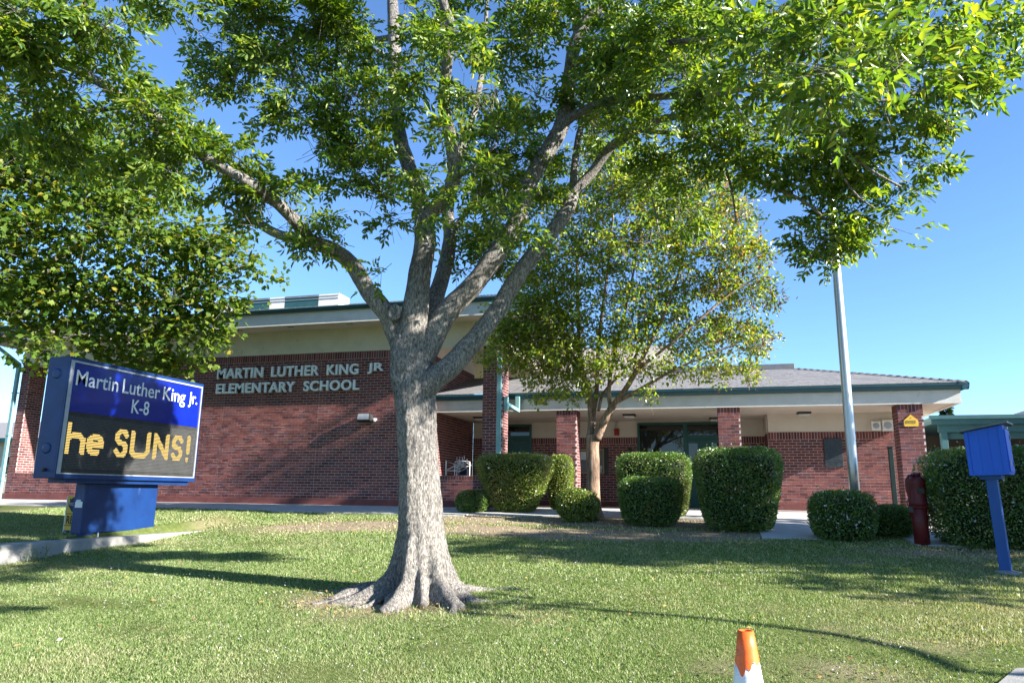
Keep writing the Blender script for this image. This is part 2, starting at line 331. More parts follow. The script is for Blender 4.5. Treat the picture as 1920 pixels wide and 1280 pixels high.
slab('side_path', 1.74, 5.4, 14.6, 15.73, [3.2])
slab('curved_path', 3.0, 4.6, 12.95, 14.58, [])
mb = MB(); mb.box(-7.3, 18.51, -.2, 6.4, 22.6, .02); o = mb.build('porch_floor', M['concrete']); o['kind'] = 'structure'
mb = MB(); M0 = Matrix.Translation((1.93, 6.31, 0)) @ Matrix.Rotation(math.radians(-29.4), 4, 'Z')
mb.add([M0 @ Vector(v) for v in [(0,-6,-1.02),(2.2,-6,-1.02),(2.2,1.6,-.835),(0,1.6,-.835),(0,-6,-1.3),(2.2,-6,-1.3),(2.2,1.6,-1.2),(0,1.6,-1.2)]], [(0,1,2,3),(4,7,6,5),(0,4,5,1),(1,5,6,2),(2,6,7,3),(3,7,4,0)])
o = mb.build('sidewalk', M['oldconcrete']); o['kind'] = 'structure'

# ------------------------------------------------------------------ school building
school = thing('school_building', (-7, 20, 0), 'long red brick school with cream fascias, teal gutters and grey shingle roofs', 'school')
BL, JT = .2008, .0105
unit = bpy.data.meshes.new('brick'); 
bmx = bmesh.new(); bmesh.ops.create_cube(bmx, size=1); bmesh.ops.bevel(bmx, geom=bmx.edges[:], offset=.02, segments=1, affect='EDGES') if False else None
bmx.to_mesh(unit); bmx.free(); unit.materials.append(M['brick'])
single_bricks = [0]
def brick_wall(part, P0, ud, nd, u0, u1, z0, z1, soldier=.2, thick=.25, parent=school, pick=None, cap=300, joints=(), top_row=True, seed=0, uoff=0, inset=0):
    """courses of bricks on a mortar core; P0 + ud*u along, nd outward"""
    rs = random.Random(seed+hash((round(P0[0],2), round(P0[1],2))) % 1000)
    W = lambda u, n, z: (P0[0]+ud[0]*u+nd[0]*n, P0[1]+ud[1]*u+nd[1]*n, z)
    core = MB(); a = W(u0+inset, -.0035, z0); b = W(u1-inset, -thick, z1)
    core.box(min(a[0],b[0]), min(a[1],b[1]), z0, max(a[0],b[0]), max(a[1],b[1]), z1)
    co = core.build(part, M['mortar'], parent)
    zt = z1-soldier if soldier else z1
    n = max(1, round((zt-z0)/.0725)); h = (zt-z0)/n; rects = []
    segs = [u0]+sorted(joints)+[u1]
    for i in range(n):
        for s in range(len(segs)-1):
            a_, b_ = segs[s], segs[s+1]; u = a_-(BL/2 if i % 2 else 0)+uoff
            while u > a_: u -= BL
            while u < b_-.02:
                c, d = max(u, a_)+JT/2, min(u+BL, b_)-JT/2
                if d-c > .03: rects.append((c, d, z0+i*h+JT/2, z0+(i+1)*h-JT/2))
                u += BL
    if soldier:
        k = max(1, round((u1-u0)/.0725)); w = (u1-u0)/k
        for j in range(k): rects.append((u0+j*w+JT/2, u0+(j+1)*w-JT/2, zt+JT/2, z1-.004))
    mb = MB()
    for (c, d, e, f_) in rects:
        pr = rs.uniform(-.0015, .002)
        if pick and single_bricks[0] < cap and pick((c+d)/2, (e+f_)/2):
            single_bricks[0] += 1
            o = bpy.data.objects.new('brick', unit); COL.objects.link(o); o.parent = co
            o.location = W((c+d)/2, pr-.012, (e+f_)/2); o.scale = (d-c, .024, f_-e)
            if abs(ud[1]) > .5: o.rotation_euler.z = math.pi/2
            continue
        vs = [W(c,-.024,e), W(d,-.024,e), W(d,-.024,f_), W(c,-.024,f_), W(c,pr,e), W(d,pr,e), W(d,pr,f_), W(c,pr,f_)]
        mb.add(vs, [(4,5,6,7),(0,1,5,4),(1,2,6,5),(2,3,7,6),(3,0,4,7)])
    if mb.v: mb.build('brick_courses', M['brick'], co, kind='stuff')
    return co
def pillar(part, x0, x1, y0, y1, z1, pick=None, soldier=.2):
    p = brick_wall(part, (x0, y0), (1,0), (0,-1), 0, x1-x0, .18, z1, soldier, y1-y0-.02, pick=pick, inset=.006)
    brick_wall('pillar_side', (x1, y0+.024), (0,1), (1,0), 0, y1-y0-.024, .18, z1, soldier, .1)
    brick_wall('pillar_side', (x0, y0+.024), (0,1), (-1,0), 0, y1-y0-.024, .18, z1, soldier, .1)
    mb = MB(); mb.box(x0-.015, y0-.02, -.05, x1+.015, y1+.01, .176); mb.build('pillar_base', M['plinth'], school)
    return p
# nearest pillars first: their bricks show largest
pillar('pillar', 4.21, 4.75, 18.67, 19.21, 2.515, lambda u, z: z < 2.3)
pillar('pillar', .164, .70, 18.67, 19.21, 2.515, lambda u, z: 1.28 < z < 2.3)
pillar('pillar', -3.91, -3.37, 18.67, 19.21, 2.515, lambda u, z: .85 < z < 2.3)
pillar('tall_pillar', -5.58, -5.05, 17.5, 18.04, 4.08, lambda u, z: 1.4 < z < 3.2)
brick_wall('entrance_wall', (1.455, 20.6), (1,0), (0,-1), 0, 3.545, .18, 2.05, pick=lambda u, z: .05 < u < 2.2 and .75 < z < 1.8)
brick_wall('entrance_wall_return', (1.455, 20.624), (0,1), (-1,0), 0, 1.38, .18, 2.05, thick=.1)
brick_wall('front_wall', (-16.5, 17.5), (1,0), (0,-1), 0, 9.2, .18, 4.08, joints=(3.28, 6.27))
brick_wall('porch_side_wall', (-7.3, 17.524), (0,1), (1,0), 0, 4.476, .18, 4.08, thick=.2)
brick_wall('low_porch_wall', (-7.27, 17.5), (1,0), (0,-1), 0, 1.69, .18, .79, soldier=.11, thick=.25)
brick_wall('sill_wall', (-20.64, 17.5), (1,0), (0,-1), 0, 4.14, .18, .79, soldier=.105, thick=.55)
brick_wall('corner_pier', (-20.64, 17.5), (1,0), (0,-1), 0, .31, .80, 4.08, thick=.6, inset=.006)
brick_wall('pier_side', (-20.33, 17.524), (0,1), (1,0), 0, .576, .80, 4.08, thick=.1)
brick_wall('opening_jamb', (-16.5, 17.524), (0,1), (-1,0), 0, .576, .80, 4.08, thick=.1)
for (a, b) in ((-7.3, -6.64), (-5.39, -2.13), (.45, 1.455)):
    brick_wall('rear_porch_wall', (a, 22.0), (1,0), (0,-1), 0, b-a, .18, 2.05)
    mb = MB(); mb.box(a, 22.01, 2.052, b, 22.3, 2.56); mb.build('upper_wall', M['stucco_clean'], school)
    mb = MB(); mb.box(a, 21.97, 0, b, 22.2, .177); mb.build('wall_base', M['plinth'], school)
mb = MB(); mb.box(1.47, 20.61, 2.052, 5.0, 20.9, 2.56); mb.build('upper_wall', M['stucco_clean'], school)
mb = MB(); mb.box(1.44, 20.9, 2.052, 1.60, 22.0, 2.56); mb.build('upper_wall', M['stucco_clean'], school)
mb = MB(); mb.box(1.43, 20.57, 0, 5.0, 20.8, .177); mb.build('wall_base', M['plinth'], school)
mb = MB(); mb.box(-20.67, 17.46, -.1, -5.58, 17.7, .177); mb.build('wall_base', M['plinth'], school, bevel=.008)
mb = MB(); mb.box(-7.35, 17.7, -.1, -7.27, 22, .177); mb.build('wall_base', M['plinth'], school)
mb = MB(); mb.box(4.9, 20.62, 0, 5.0, 26, 2.5); mb.build('side_wall', M['stucco_clean'], school)
# upper stucco band and beam over the brick
mb = MB(); mb.box(-20.64, 17.485, 4.083, -5.05, 17.9, 4.76); mb.build('stucco_band', M['stucco'], school)
mb = MB(); mb.box(-5.40, 17.9, 4.083, -5.05, 22, 4.76); mb.build('stucco_beam', M['stucco_clean'], school)
mb = MB(); mb.box(-20.64, 17.9, 4.083, -20.3, 26, 4.76); mb.build('stucco_beam', M['stucco_clean'], school)
mb = MB(); mb.box(-7.55, 17.9, 4.083, -7.31, 22, 4.76); mb.build('stucco_band', M['stucco_clean'], school)
mb = MB(); mb.box(-5.05, 21.7, 3.3, -1.0, 22.0, 4.75); mb.build('clerestory_wall', M['stucco_clean'], school)
# upper roof: soffit, fascia, gutter, shingles
UX0, UX1, UY0, UY1 = -21.45, -4.10, 16.68, 29.0
mb = MB(); mb.box(UX0+.05, UY0+.05, 4.745, UX1-.05, UY1, 4.80); mb.build('soffit', M['soffit'], school)
def fascia_set(x0, x1, y0, y1, zb, zt, gh, go):
    mb = MB(); mb.box(x0, y0, zb, x1, y0+.1, zt); mb.build('fascia', M['fascia'], school)
    mb = MB(); mb.box(x1-.1, y0+.1, zb, x1, y1, zt); mb.build('fascia', M['fascia'], school)
    g = MB()                                     # ogee-like gutter, front and right return
    pf = [(0,0),(-go*.55,0),(-go*.8,gh*.35),(-go,gh*.75),(-go,gh),(-go+.02,gh),(-go+.02,gh*.8),(0,gh*.6)]
    g.poly_prism([Vector((x0, y0+p[0], zt-.01+p[1])) for p in pf], (x1-x0+go, 0, 0))
    g.poly_prism([Vector((x1-p[0], y0-go, zt-.01+p[1])) for p in pf], (0, y1-y0, 0))
    g.build('gutter', M['gutter'], school)
fascia_set(UX0, UX1, UY0, UY1, 4.705, 5.05, .09, .15)
mb = MB(); mb.box(UX0-.02, UY0+.1, 4.705, UX0+.08, UY1, 5.05); mb.build('fascia', M['fascia'], school)
def shingle_plane(name, O, ud, up, rng_u, rows, slope, seed):
    """O eave point, ud along the eave, up plan direction up-slope; rng_u(d) -> (u0,u1)"""
    rs = random.Random(seed); mb = MB(); ex = .145
    for r in range(rows):
        d0, d1 = r*ex, (r+1)*ex+.02; lo, hi = rng_u(d0); u = lo-rs.random()*.3
        while u < hi:
            w = rs.uniform(.16, .34); a, b = max(u, lo), min(u+w-.006, hi); u += w
            if b-a < .03: continue
            t = rs.uniform(.006, .014); jut = rs.uniform(0, .02)
            def P(uu, dd, h): return (O[0]+ud[0]*uu+up[0]*dd, O[1]+ud[1]*uu+up[1]*dd, O[2]+slope*dd+h)
            mb.add([P(a,d0-jut,t), P(b,d0-jut,t), P(b,d1,.002), P(a,d1,.002), P(a,d0-jut,-.004), P(b,d0-jut,-.004)], [(0,1,2,3),(4,5,1,0)])
    return mb.build(name, M['shingle'], school, kind='stuff')
SL = .29
# upper roof decks (hip)
def deck(name, pts):
    mb = MB(); mb.add(pts, [tuple(range(len(pts)))]); mb.build(name, M['shingle'], school)
ez, hw = 5.135, 6.2
ex0, ex1, ey0, ey1 = UX0-.1, UX1+.12, UY0-.12, UY0-.12+2*hw
A_, B_, C_, D_ = (ex0,ey0,ez), (ex1,ey0,ez), (ex1,ey1,ez), (ex0,ey1,ez); R1, R2 = (ex0+hw,ey0+hw,ez+SL*hw), (ex1-hw,ey0+hw,ez+SL*hw)
deck('roof_deck', [A_, B_, R2, R1]); deck('roof_deck', [B_, C_, R2]); deck('roof_deck', [C_, D_, R1, R2]); deck('roof_deck', [D_, A_, R1])
shingle_plane('shingle_courses', A_, (1,0), (0,1), lambda d: (d, (ex1-ex0)-d), 42, SL, 3)
shingle_plane('shingle_courses', B_, (0,1), (-1,0), lambda d: (d, (ey1-ey0)-d), 42, SL, 4)
# lower porch roof
LX0, LX1, LY0, LY1 = -7.28, 5.55, 18.62, 25.0
mb = MB(); mb.box(LX0, LY0+.05, 2.535, LX1-.05, 22.3, 2.58); mb.build('soffit', M['soffit'], school)
mb = MB(); mb.box(3.9, 22.3, 2.535, LX1-.05, LY1, 2.58); mb.build('soffit', M['soffit'], school)
fascia_set(LX0, LX1, LY0, LY1, 2.515, 2.835, .135, .155)
lz, lh = 2.985, 3.32
lx1, ly0 = LX1+.11, LY0-.11; ly1 = ly0+2*lh
P_, Q_ = (LX0,ly0,lz), (lx1,ly0,lz); R3, R4 = (lx1-lh, ly0+lh, lz+SL*lh), (LX0, ly0+lh, lz+SL*lh)
deck('roof_deck', [P_, Q_, R3, R4]); deck('roof_deck', [Q_, (lx1,ly1,lz), R3]); deck('roof_deck', [(lx1,ly1,lz), (LX0,ly1,lz), R4, R3])
shingle_plane('shingle_courses', P_, (1,0), (0,1), lambda d: (0, (lx1-LX0)-d), 22, SL, 5)
shingle_plane('shingle_courses', Q_, (0,1), (-1,0), lambda d: (d, (ly1-ly0)-d), 22, SL, 6)
mb = MB()
for k in range(24):                                # overlapping hip caps
    t0, t1 = k/24, (k+1.25)/24; t1 = min(t1, 1)
    a = Vector(Q_).lerp(Vector(R3), t0); b = Vector(Q_).lerp(Vector(R3), t1); s = Vector((.1,.1,-.028)); h0, h1 = Vector((0,0,.035)), Vector((0,0,.02))
    mb.add([a+h0, b+h1, b+s+h1*.3, a+s+h0*.6, b-s.xyz*Vector((1,1,0)).length*0+Vector((-.1,-.1,-.02)), a+Vector((-.1,-.1,-.01))], [(0,1,2,3),(0,5,4,1)])
mb.build('hip_caps', M['shingle'], school)
mb = MB(); mb.box(-1.0, 21.7, 3.85, 2.36, 22.3, 4.08); mb.build('ridge_vent', M['roofmetal'], school, bevel=.01)
# downspouts
def spout(name, pts, w=.055):
    mb = MB()
    for a, b in zip(pts, pts[1:]):
        a, b = Vector(a), Vector(b); d = b-a; q = d.to_track_quat('Z', 'Y').to_matrix().to_4x4(); q.translation = a
        mb.box(-w, -w*.75, -w*.6, w, w*.75, d.length+w*.6, q)
    return mb.build(name, M['spout'], school, bevel=.006)
spout('downspout', [(-5.12, 17.43, .0), (-5.12, 17.43, 4.7), (-5.12, 16.62, 4.98)])
spout('downspout_elbow', [(-4.90, 18.42, 2.84), (-4.90, 18.42, 2.50), (-4.98, 17.60, 2.58)])
mb = MB(); mb.box(-5.03, 17.52, 2.40, -4.93, 17.66, 2.76); mb.build('downspout_box', M['spout'], school, bevel=.006)
spout('downspout', [(-20.72, 17.42, .0), (-20.72, 17.42, 4.12), (-21.0, 16.75, 4.62)])
for zz in (.55, 1.9, 3.2):
    mb = MB(); mb.box(-20.80, 17.365, zz, -20.64, 17.50, zz+.03); mb.build('spout_strap', M['spout'], school)
# small recessed soffit spots
for (x, y) in ((-12.62,17.1),(-10.95,17.0),(-9.18,17.0)):
    for dx in (-.05, .05):
        mb = MB(); mb.lathe([(.035,-.03),(.035,.0),(.02,.012)], (x+dx, y, 4.735), 12); mb.build('soffit_spot', M['silver'], school, True)
# entrance glazing
def frame(x0, x1, z0, z1, y, w=.06, d=.1, mat='doorpaint', name='window_frame', par=school):
    mb = MB(); mb.box(x0, y, z0, x0+w, y+d, z1); mb.box(x1-w, y, z0, x1, y+d, z1); mb.box(x0+w, y, z1-w, x1-w, y+d, z1); mb.box(x0+w, y, z0, x1-w, y+d, z0+w)
    return mb.build(name, M[mat], par)
def pane(x0, x1, z0, z1, y, name='pane', par=school, mat='glass'):
    mb = MB(); mb.box(x0, y, z0, x1, y+.012, z1); return mb.build(name, M[mat], par)
w = frame(-2.13, -.745, .1, 2.47, 21.95, name='window'); pane(-2.07, -.805, .16, 2.41, 21.99, par=w)
mb = MB(); mb.box(-2.07, 22.05, .16, -1.45, 22.06, 2.3)
w2 = frame(-.743, .45, 2.03, 2.47, 21.95, name='transom_window'); pane(-.685, .39, 2.09, 2.41, 21.99, par=w2)
d = frame(-.743, .45, .02, 2.028, 21.95, name='door_frame')
dl = MB(); dl.box(-.68, 21.97, .03, -.13, 22.02, 1.96).build('door', M['doorpaint'], school) if False else None
def door(x0, x1, z1, y, gx0, gx1, gz0, gz1, hx):
    mb = MB(); mb.box(x0, y, .03, gx0, y+.045, z1); mb.box(gx1, y, .03, x1, y+.045, z1); mb.box(gx0, y, gz1, gx1, y+.045, z1); mb.box(gx0, y, .03, gx1, y+.045, gz0)
    o = mb.build('door', M['doorpaint'], school); pane(gx0, gx1, gz0, gz1, y+.02, par=o)
    h = MB(); h.box(hx-.015, y-.06, .85, hx+.015, y-.03, 1.15); h.box(hx-.012, y-.04, .87, hx+.012, y, .90); h.box(hx-.012, y-.04, 1.10, hx+.012, y, 1.13); h.build('handle', M['steel'], o); return o
door(-.68, -.14, 1.96, 21.97, -.66, -.40, .9, 1.86, -.2); door(-.13, .38, 1.96, 21.97, -.02, .26, .9, 1.86, -.06)
mb = MB(); mb.box(-6.60, 21.97, 2.06, -5.43, 22.0, 2.45); 
w3 = frame(-6.64, -5.39, 2.06, 2.47, 21.95, name='transom_window'); pane(-6.58, -5.45, 2.12, 2.41, 21.99, par=w3)
frame(-6.64, -5.39, .02, 2.058, 21.95, name='door_frame'); door(-6.58, -6.02, 1.99, 21.97, -6.5, -6.15, 1.0, 1.6, -6.06); door(-6.01, -5.45, 1.99, 21.97, -5.95, -5.75, 1.0, 1.6, -5.97)
mb = MB(); mb.box(-2.07, 22.3, .1, .45, 22.32, 2.5); mb.box(-6.6, 22.3, .1, -5.4, 22.32, 2.5); mb.build('dark_interior', M['darkwall'], school)
mb = MB(); mb.box(-6.64, 22.005, 2.472, -5.39, 22.3, 2.56); mb.box(-2.13, 22.005, 2.472, .45, 22.3, 2.56); mb.build('upper_wall', M['stucco_clean'], school)
# ------------------------------------------------------------------ lettering
def text_mesh(txt, bold=.0, ext=.02, spacing=1.0):
    cu = bpy.data.curves.new('t', 'FONT'); cu.body = txt; cu.extrude = ext; cu.offset = bold; cu.space_character = spacing; cu.resolution_u = 4
    ob = bpy.data.objects.new('t', cu); COL.objects.link(ob); dg = bpy.context.evaluated_depsgraph_get()
    me = bpy.data.meshes.new_from_object(ob.evaluated_get(dg)); COL.objects.unlink(ob); bpy.data.objects.remove(ob); bpy.data.curves.remove(cu); me.materials.clear(); return me
def fit(me, Mx, x0, x1, y0, y1, zs=1.0):     # scale letters into a box in their own plane, then move to the world by Mx; baseline at y0, cap line y1
    co = np.empty(len(me.vertices)*3); me.vertices.foreach_get('co', co); co = co.reshape(-1, 3)
    a, b = co[:,0].min(), co[:,0].max(); c, d = co[:,1].min(), co[:,1].max()
    co[:,0] = x0+(co[:,0]-a)/(b-a)*(x1-x0); co[:,1] = y0+(co[:,1]-c)/(d-c)*(y1-y0); co[:,2] *= zs
    R = np.array(Mx); co = co @ R[:3,:3].T+R[:3,3]; me.vertices.foreach_set('co', co.ravel()); me.update()
def islands(me):                              # one mesh per connected letter
    bm = bmesh.new(); bm.from_mesh(me); bmesh.ops.remove_doubles(bm, verts=bm.verts, dist=1e-5); seen = set(); res = []
    for v in bm.verts:
        if v in seen: continue
        st = [v]; comp = []; seen.add(v)
        while st:
            q = st.pop(); comp.append(q)
            for e in q.link_edges:
                w = e.other_vert(q)
                if w not in seen: seen.add(w); st.append(w)
        ix = {q: i for i, q in enumerate(comp)}; fs = {f for q in comp for f in q.link_faces}
        m2 = bpy.data.meshes.new('letter'); m2.from_pydata([tuple(q.co) for q in comp], [], [tuple(ix[x] for x in f.verts) for f in fs]); m2.update(); res.append(m2)
    bm.free(); return res
WM = Matrix(((1,0,0,0),(0,0,-1,17.44),(0,1,0,0),(0,0,0,1)))       # onto the front wall
lt = thing('wall_lettering', (-10.9, 17.44, 3.0), 'grey metal capital letters spelling the school name high on the brick wall', 'lettering')
for wd, x0, x1, z0, z1 in (('MARTIN',-13.475,-12.0,3.445,3.735),('LUTHER',-11.73,-10.25,3.445,3.735),('KING',-10.01,-9.07,3.445,3.735),('JR',-8.80,-8.335,3.445,3.735),('ELEMENTARY',-13.47,-10.955,3.02,3.302),('SCHOOL',-10.69,-9.02,3.02,3.302)):
    me = text_mesh(wd, .024, .03, 1.06); fit(me, WM, x0, x1, z0, z1)
    for m2 in islands(me): link('letter', m2, M['letter'], lt)
# ------------------------------------------------------------------ marquee sign
sg = thing('marquee_sign', (-10.3, 10.9, -.43), 'blue electronic marquee sign on a broad blue pedestal', 'sign')
mb = MB(); mb.box(-10.42, 9.28, .53, -10.012, 12.53, 2.48); cab = mb.build('cabinet', M['bluepaint'], sg, bevel=.012)
mb = MB(); mb.box(-10.013, 9.28, .53, -9.985, 12.53, .60); mb.box(-10.013, 9.28, 2.425, -9.985, 12.53, 2.48); mb.box(-10.013, 9.28, .60, -9.985, 9.30, 2.425); mb.box(-10.013, 12.50, .60, -9.985, 12.53, 2.425); mb.build('cabinet_rim', M['bluepaint'], cab)
mb = MB(); mb.box(-10.012, 9.30, .60, -9.978, 9.372, 2.425); mb.box(-10.012, 12.475, .60, -9.978, 12.50, 2.425); mb.box(-10.012, 9.372, 2.395, -9.978, 12.475, 2.425); mb.box(-10.012, 9.372, .60, -9.978, 12.475, .618); mb.build('face_trim', M['silver'], sg)
mb = MB(); mb.box(-10.012, 9.372, 1.60, -10.0, 12.475, 2.395); hd = mb.build('header_panel', M['panelblue'], sg)
mb = MB(); mb.box(-10.012, 9.372, .618, -10.004, 12.475, 1.598); scr = mb.build('led_screen', M['ledblack'], sg)
SM = Matrix(((0,0,1,-9.998),(1,0,0,0),(0,1,0,0),(0,0,0,1)))
for wd, y0, y1, z0, z1 in (('Martin',9.449,10.337,2.03,2.283),('Luther',10.44,11.345,2.03,2.283),('King',11.435,12.042,1.955,2.283),('Jr.',12.141,12.394,1.975,2.283),('K-8',10.70,11.117,1.703,1.953)):
    me = text_mesh(wd, .005, .02); fit(me, SM, y0, y1, z0, z1, .12); link('header_text', me, M['panelwhite'], hd)
def seg_d(p, a, b):
    p = np.asarray(p); a = np.asarray(a); b = np.asarray(b); ab = b-a; t = np.clip(((p-a) @ ab)/max(1e-9, ab @ ab), 0, 1)
    return np.linalg.norm(p-(a+t[:,None]*ab), axis=1)
pit = .0255; cy_ = np.arange(9.40, 12.455, pit); cz_ = np.arange(.70, 1.535, pit); PY, PZ = np.meshgrid(cy_, cz_); PP = np.stack([PY.ravel(), PZ.ravel()], 1)
arc = lambda cx, cz, rx, rz, a0, a1, n=12: [(cx+rx*math.cos(math.radians(a0+(a1-a0)*i/n)), cz+rz*math.sin(math.radians(a0+(a1-a0)*i/n))) for i in range(n+1)]
S_ = [(.97,.84),(.75,1),(.27,1),(.03,.84),(.03,.62),(.25,.52),(.75,.48),(.97,.36),(.97,.16),(.75,0),(.27,0),(.03,.15)]
def gl(shape, y0, y1, z0, z1, hw=.046): return [[(y0+hw+p[0]*(y1-y0-2*hw), z0+hw+p[1]*(z1-z0-2*hw)) for p in s] for s in shape]
GL = [gl([[(0,1),(0,0)], [(0,.52),(.3,.64),(.75,.62),(1,.45),(1,0)]], 9.405, 9.80, .91, 1.42), gl([arc(.5,.5,.5,.5,0,298), [(0,.5),(1,.5)]], 9.81, 10.185, .915, 1.275),
      gl([S_], 10.41, 10.72, .91, 1.41), gl([[(0,1),(0,.2),(.22,0),(.78,0),(1,.2),(1,1)]], 10.76, 11.245, .915, 1.405), gl([[(0,0),(0,1),(1,0),(1,1)]], 11.32, 11.735, .91, 1.405),
      gl([S_], 11.81, 12.115, .91, 1.41), [[(12.27,1.375),(12.265,1.10)], [(12.255,.95),(12.256,.952)]]]
lit_all = np.zeros(len(PP), bool)
def led_mesh(mask, name, mat, hw, hz, x):
    pts = PP[mask]; n = len(pts); V = np.empty((n, 4, 3)); V[:,:,0] = x
    for k, (a, b) in enumerate(((-hw,-hz),(hw,-hz),(hw,hz),(-hw,hz))): V[:,k,1] = pts[:,0]+a; V[:,k,2] = pts[:,1]+b
    link(name, npmesh(name, V.reshape(-1,3), np.arange(4*n).reshape(-1,4), 4), M[mat], scr)
for g in GL:
    dmin = np.min([seg_d(PP, a, b) for s in g for a, b in zip(s, s[1:])], axis=0); mk = dmin < .049; lit_all |= mk
    led_mesh(mk, 'led_character', 'led', .0119, .0074, -9.9985)
led_mesh(~lit_all, 'unlit_leds', 'ledoff' if 'ledoff' in M else 'silver', .0028, .0028, -10.0005)
mb = MB(); mb.box(-10.40, 9.55, .46, -10.05, 12.42, .528); mb.build('cabinet_tray', M['bluepaint'], sg)
mb = MB(); mb.box(-10.41, 10.12, -.36, -10.2, 11.80, .459); ped = mb.build('pedestal', M['bluepaint'], sg, bevel=.01)
for y in (10.14, 11.5):
    mb = MB(); mb.box(-10.40, y, -.44, -10.21, y+.28, -.362); mb.build('pedestal_foot', M['bluepaint'], sg)
    mb = MB(); mb.box(-10.45, y-.1, -.45, -10.14, y+.38, -.435); mb.build('base_plate', M['bluepaint'], sg)
    mb = MB(); mb.lathe([(.012,0),(.012,.06),(.004,.08)], (-10.17, y+.33, -.435), 8); mb.build('anchor_bolt', M['white'], sg)
for (y, z) in ((9.279, 2.2), (9.279, 1.0)):
    mb = MB(); mb.lathe([(.085,0),(.085,.006),(.06,.008)], (0,0,0), 24, Matrix.Translation((-10.22, y, z)) @ Matrix.Rotation(math.radians(90), 4, 'X')); mb.build('cover_plate', M['bluepaint'], cab, True)
mb = MB(); mb.lathe([(.03,0),(.025,.05),(.01,.06)], (0,0,0), 12, Matrix.Translation((-10.19, 9.28, .66)) @ Matrix.Rotation(math.radians(90), 4, 'X')); mb.build('lock_knob', M['darkmetal'], cab, True)
mb = MB(); mb.box(-10.36, 10.10, .06, -10.22, 10.119, .16); mb.box(-10.33, 10.085, .16, -10.26, 10.119, .19); mb.build('junction_box', M['white'], sg, bevel=.006)
# yard sign behind the pedestal
ys_ = thing('yard_sign', (-10.6, 10.35, -.46), 'yellow and navy yard sign half hidden behind the blue pedestal', 'sign')
mb = MB(); mb.box(-10.84, 10.40, -.45, -10.30, 10.41, .25); bd = mb.build('sign_board', M['yellow'], ys_)
mb = MB(); mb.box(-10.845, 10.392, -.45, -10.832, 10.40, .25); mb.build('board_edge', M['white'], ys_)
mb = MB(); mb.box(-10.832, 10.394, -.45, -10.30, 10.3985, -.33); mb.build('navy_strip', M['navy'], bd)
for z in (-.255, -.06): 
    mb = MB(); mb.box(-10.832, 10.394, z, -10.30, 10.3985, z+.012); mb.build('rule_line', M['black'], bd)
mb = MB(); mb.add([(-10.70+.11*x, 10.396, .10+.13*z) for x, z in ((0,1),(.45,.72),(.75,.8),(.7,.35),(1,.2),(.85,-.2),(.6,-.45),(.3,-.75),(0,-1),(-.3,-.75),(-.6,-.45),(-.85,-.2),(-1,.2),(-.7,.35),(-.75,.8),(-.45,.72))], [tuple(range(16))[::-1]]); mb.build('crest', M['navy'], bd)
YM = Matrix(((1,0,0,0),(0,0,-1,10.393),(0,1,0,0),(0,0,0,1)))
for wd, x0, x1, z0, z1, mt, sh in (('REG',-10.80,-10.56,-.225,-.085,'black',0),('Pocke',-10.81,-10.58,-.42,-.35,'paper',0),('POCKET',-10.79,-10.60,.085,.135,'silver',0)):
    me = text_mesh(wd, .01, .01); fit(me, YM, x0, x1, z0, z1, .1); link('sign_text', me, M[mt], bd)
# retaining wall
rw = MB(); n = 30
V = []
for i in range(n+1):
    y = 5.0+i*(13.1-5.0)/n; j = .006*math.sin(i*1.7); V += [(-9.9+j,y,-1.1),(-9.9+j,y,-.447),(-9.915+j,y,-.432),(-10.24,y,-.432),(-10.24,y,-1.1)]
Fc = [(5*i+k, 5*i+5+k, 5*i+6+k, 5*i+1+k) for i in range(n) for k in range(4)]+[(0,1,2,3,4), tuple(5*n+k for k in (4,3,2,1,0))]
rw.add(V, Fc); o = rw.build('retaining_wall', M['oldconcrete']); tag(o, 'low weathered concrete retaining wall under the blue marquee sign', 'wall')
# ------------------------------------------------------------------ fittings on the building
fl = thing('wall_floodlight', (-8.74, 17.48, 2.2), 'grey box floodlight on the sunlit front brick wall', 'light')
RM = Matrix.Translation((-8.74, 17.36, 2.26)) @ Matrix.Rotation(math.radians(-12), 4, 'X')
mb = MB(); mb.poly_prism([RM @ Vector(p) for p in ((-.20,-.13,-.10),(.18,-.13,-.10),(.15,-.10,.10),(-.20,-.10,.10))], RM.to_3x3() @ Vector((0,.2,.0))); hs = mb.build('housing', M['darkmetal'], fl, bevel=.006)
mb = MB(); mb.poly_prism([RM @ Vector(p) for p in ((-.18,-.136,-.085),(.155,-.136,-.085),(.13,-.112,.08),(-.18,-.112,.08))], RM.to_3x3() @ Vector((0,.004,.0))); mb.build('lens', M['silver'], hs)
mb = MB(); mb.lathe([(.02,0),(.045,.02),(.05,.045),(.03,.075)], (0,0,0), 14, Matrix.Translation((-8.50, 17.42, 2.20)) @ Matrix.Rotation(math.radians(90), 4, 'X')); mb.build('photocell', M['white'], fl, True)
mb = MB(); mb.box(-8.62, 17.42, 2.19, -8.48, 17.50, 2.26); mb.build('mounting_box', M['silver'], fl)
names = {0:'flat dark-rimmed ceiling light in the porch behind the tall brick pillar', 1:'flat dark-rimmed ceiling light in the porch above the red alarm', 2:'flat dark-rimmed ceiling light beside the middle brick pillar, nearest the entrance doors', 3:'flat dark-rimmed ceiling light in the porch above the bronze plaque'}
for i, (x, y) in enumerate(((-6.5,20.2),(-2.16,20.1),(.13,21.4),(2.35,20.25))):
    t = thing('soffit_light', (x, y, 2.53), names[i], 'light', 'ceiling lights in the porch')
    mb = MB(); mb.box(x-.17, y-.17, 2.49, x+.17, y+.17, 2.534); mb.build('rim', M['darkmetal'], t, bevel=.01)
    mb = MB(); mb.box(x-.14, y-.14, 2.44, x+.14, y+.14, 2.489); mb.build('diffuser', M['paper'], t, bevel=.03)
bb = thing('bulletin_board', (-3.53, 21.97, .97), 'gold-framed notice board behind the smooth tan tree trunk', 'board')
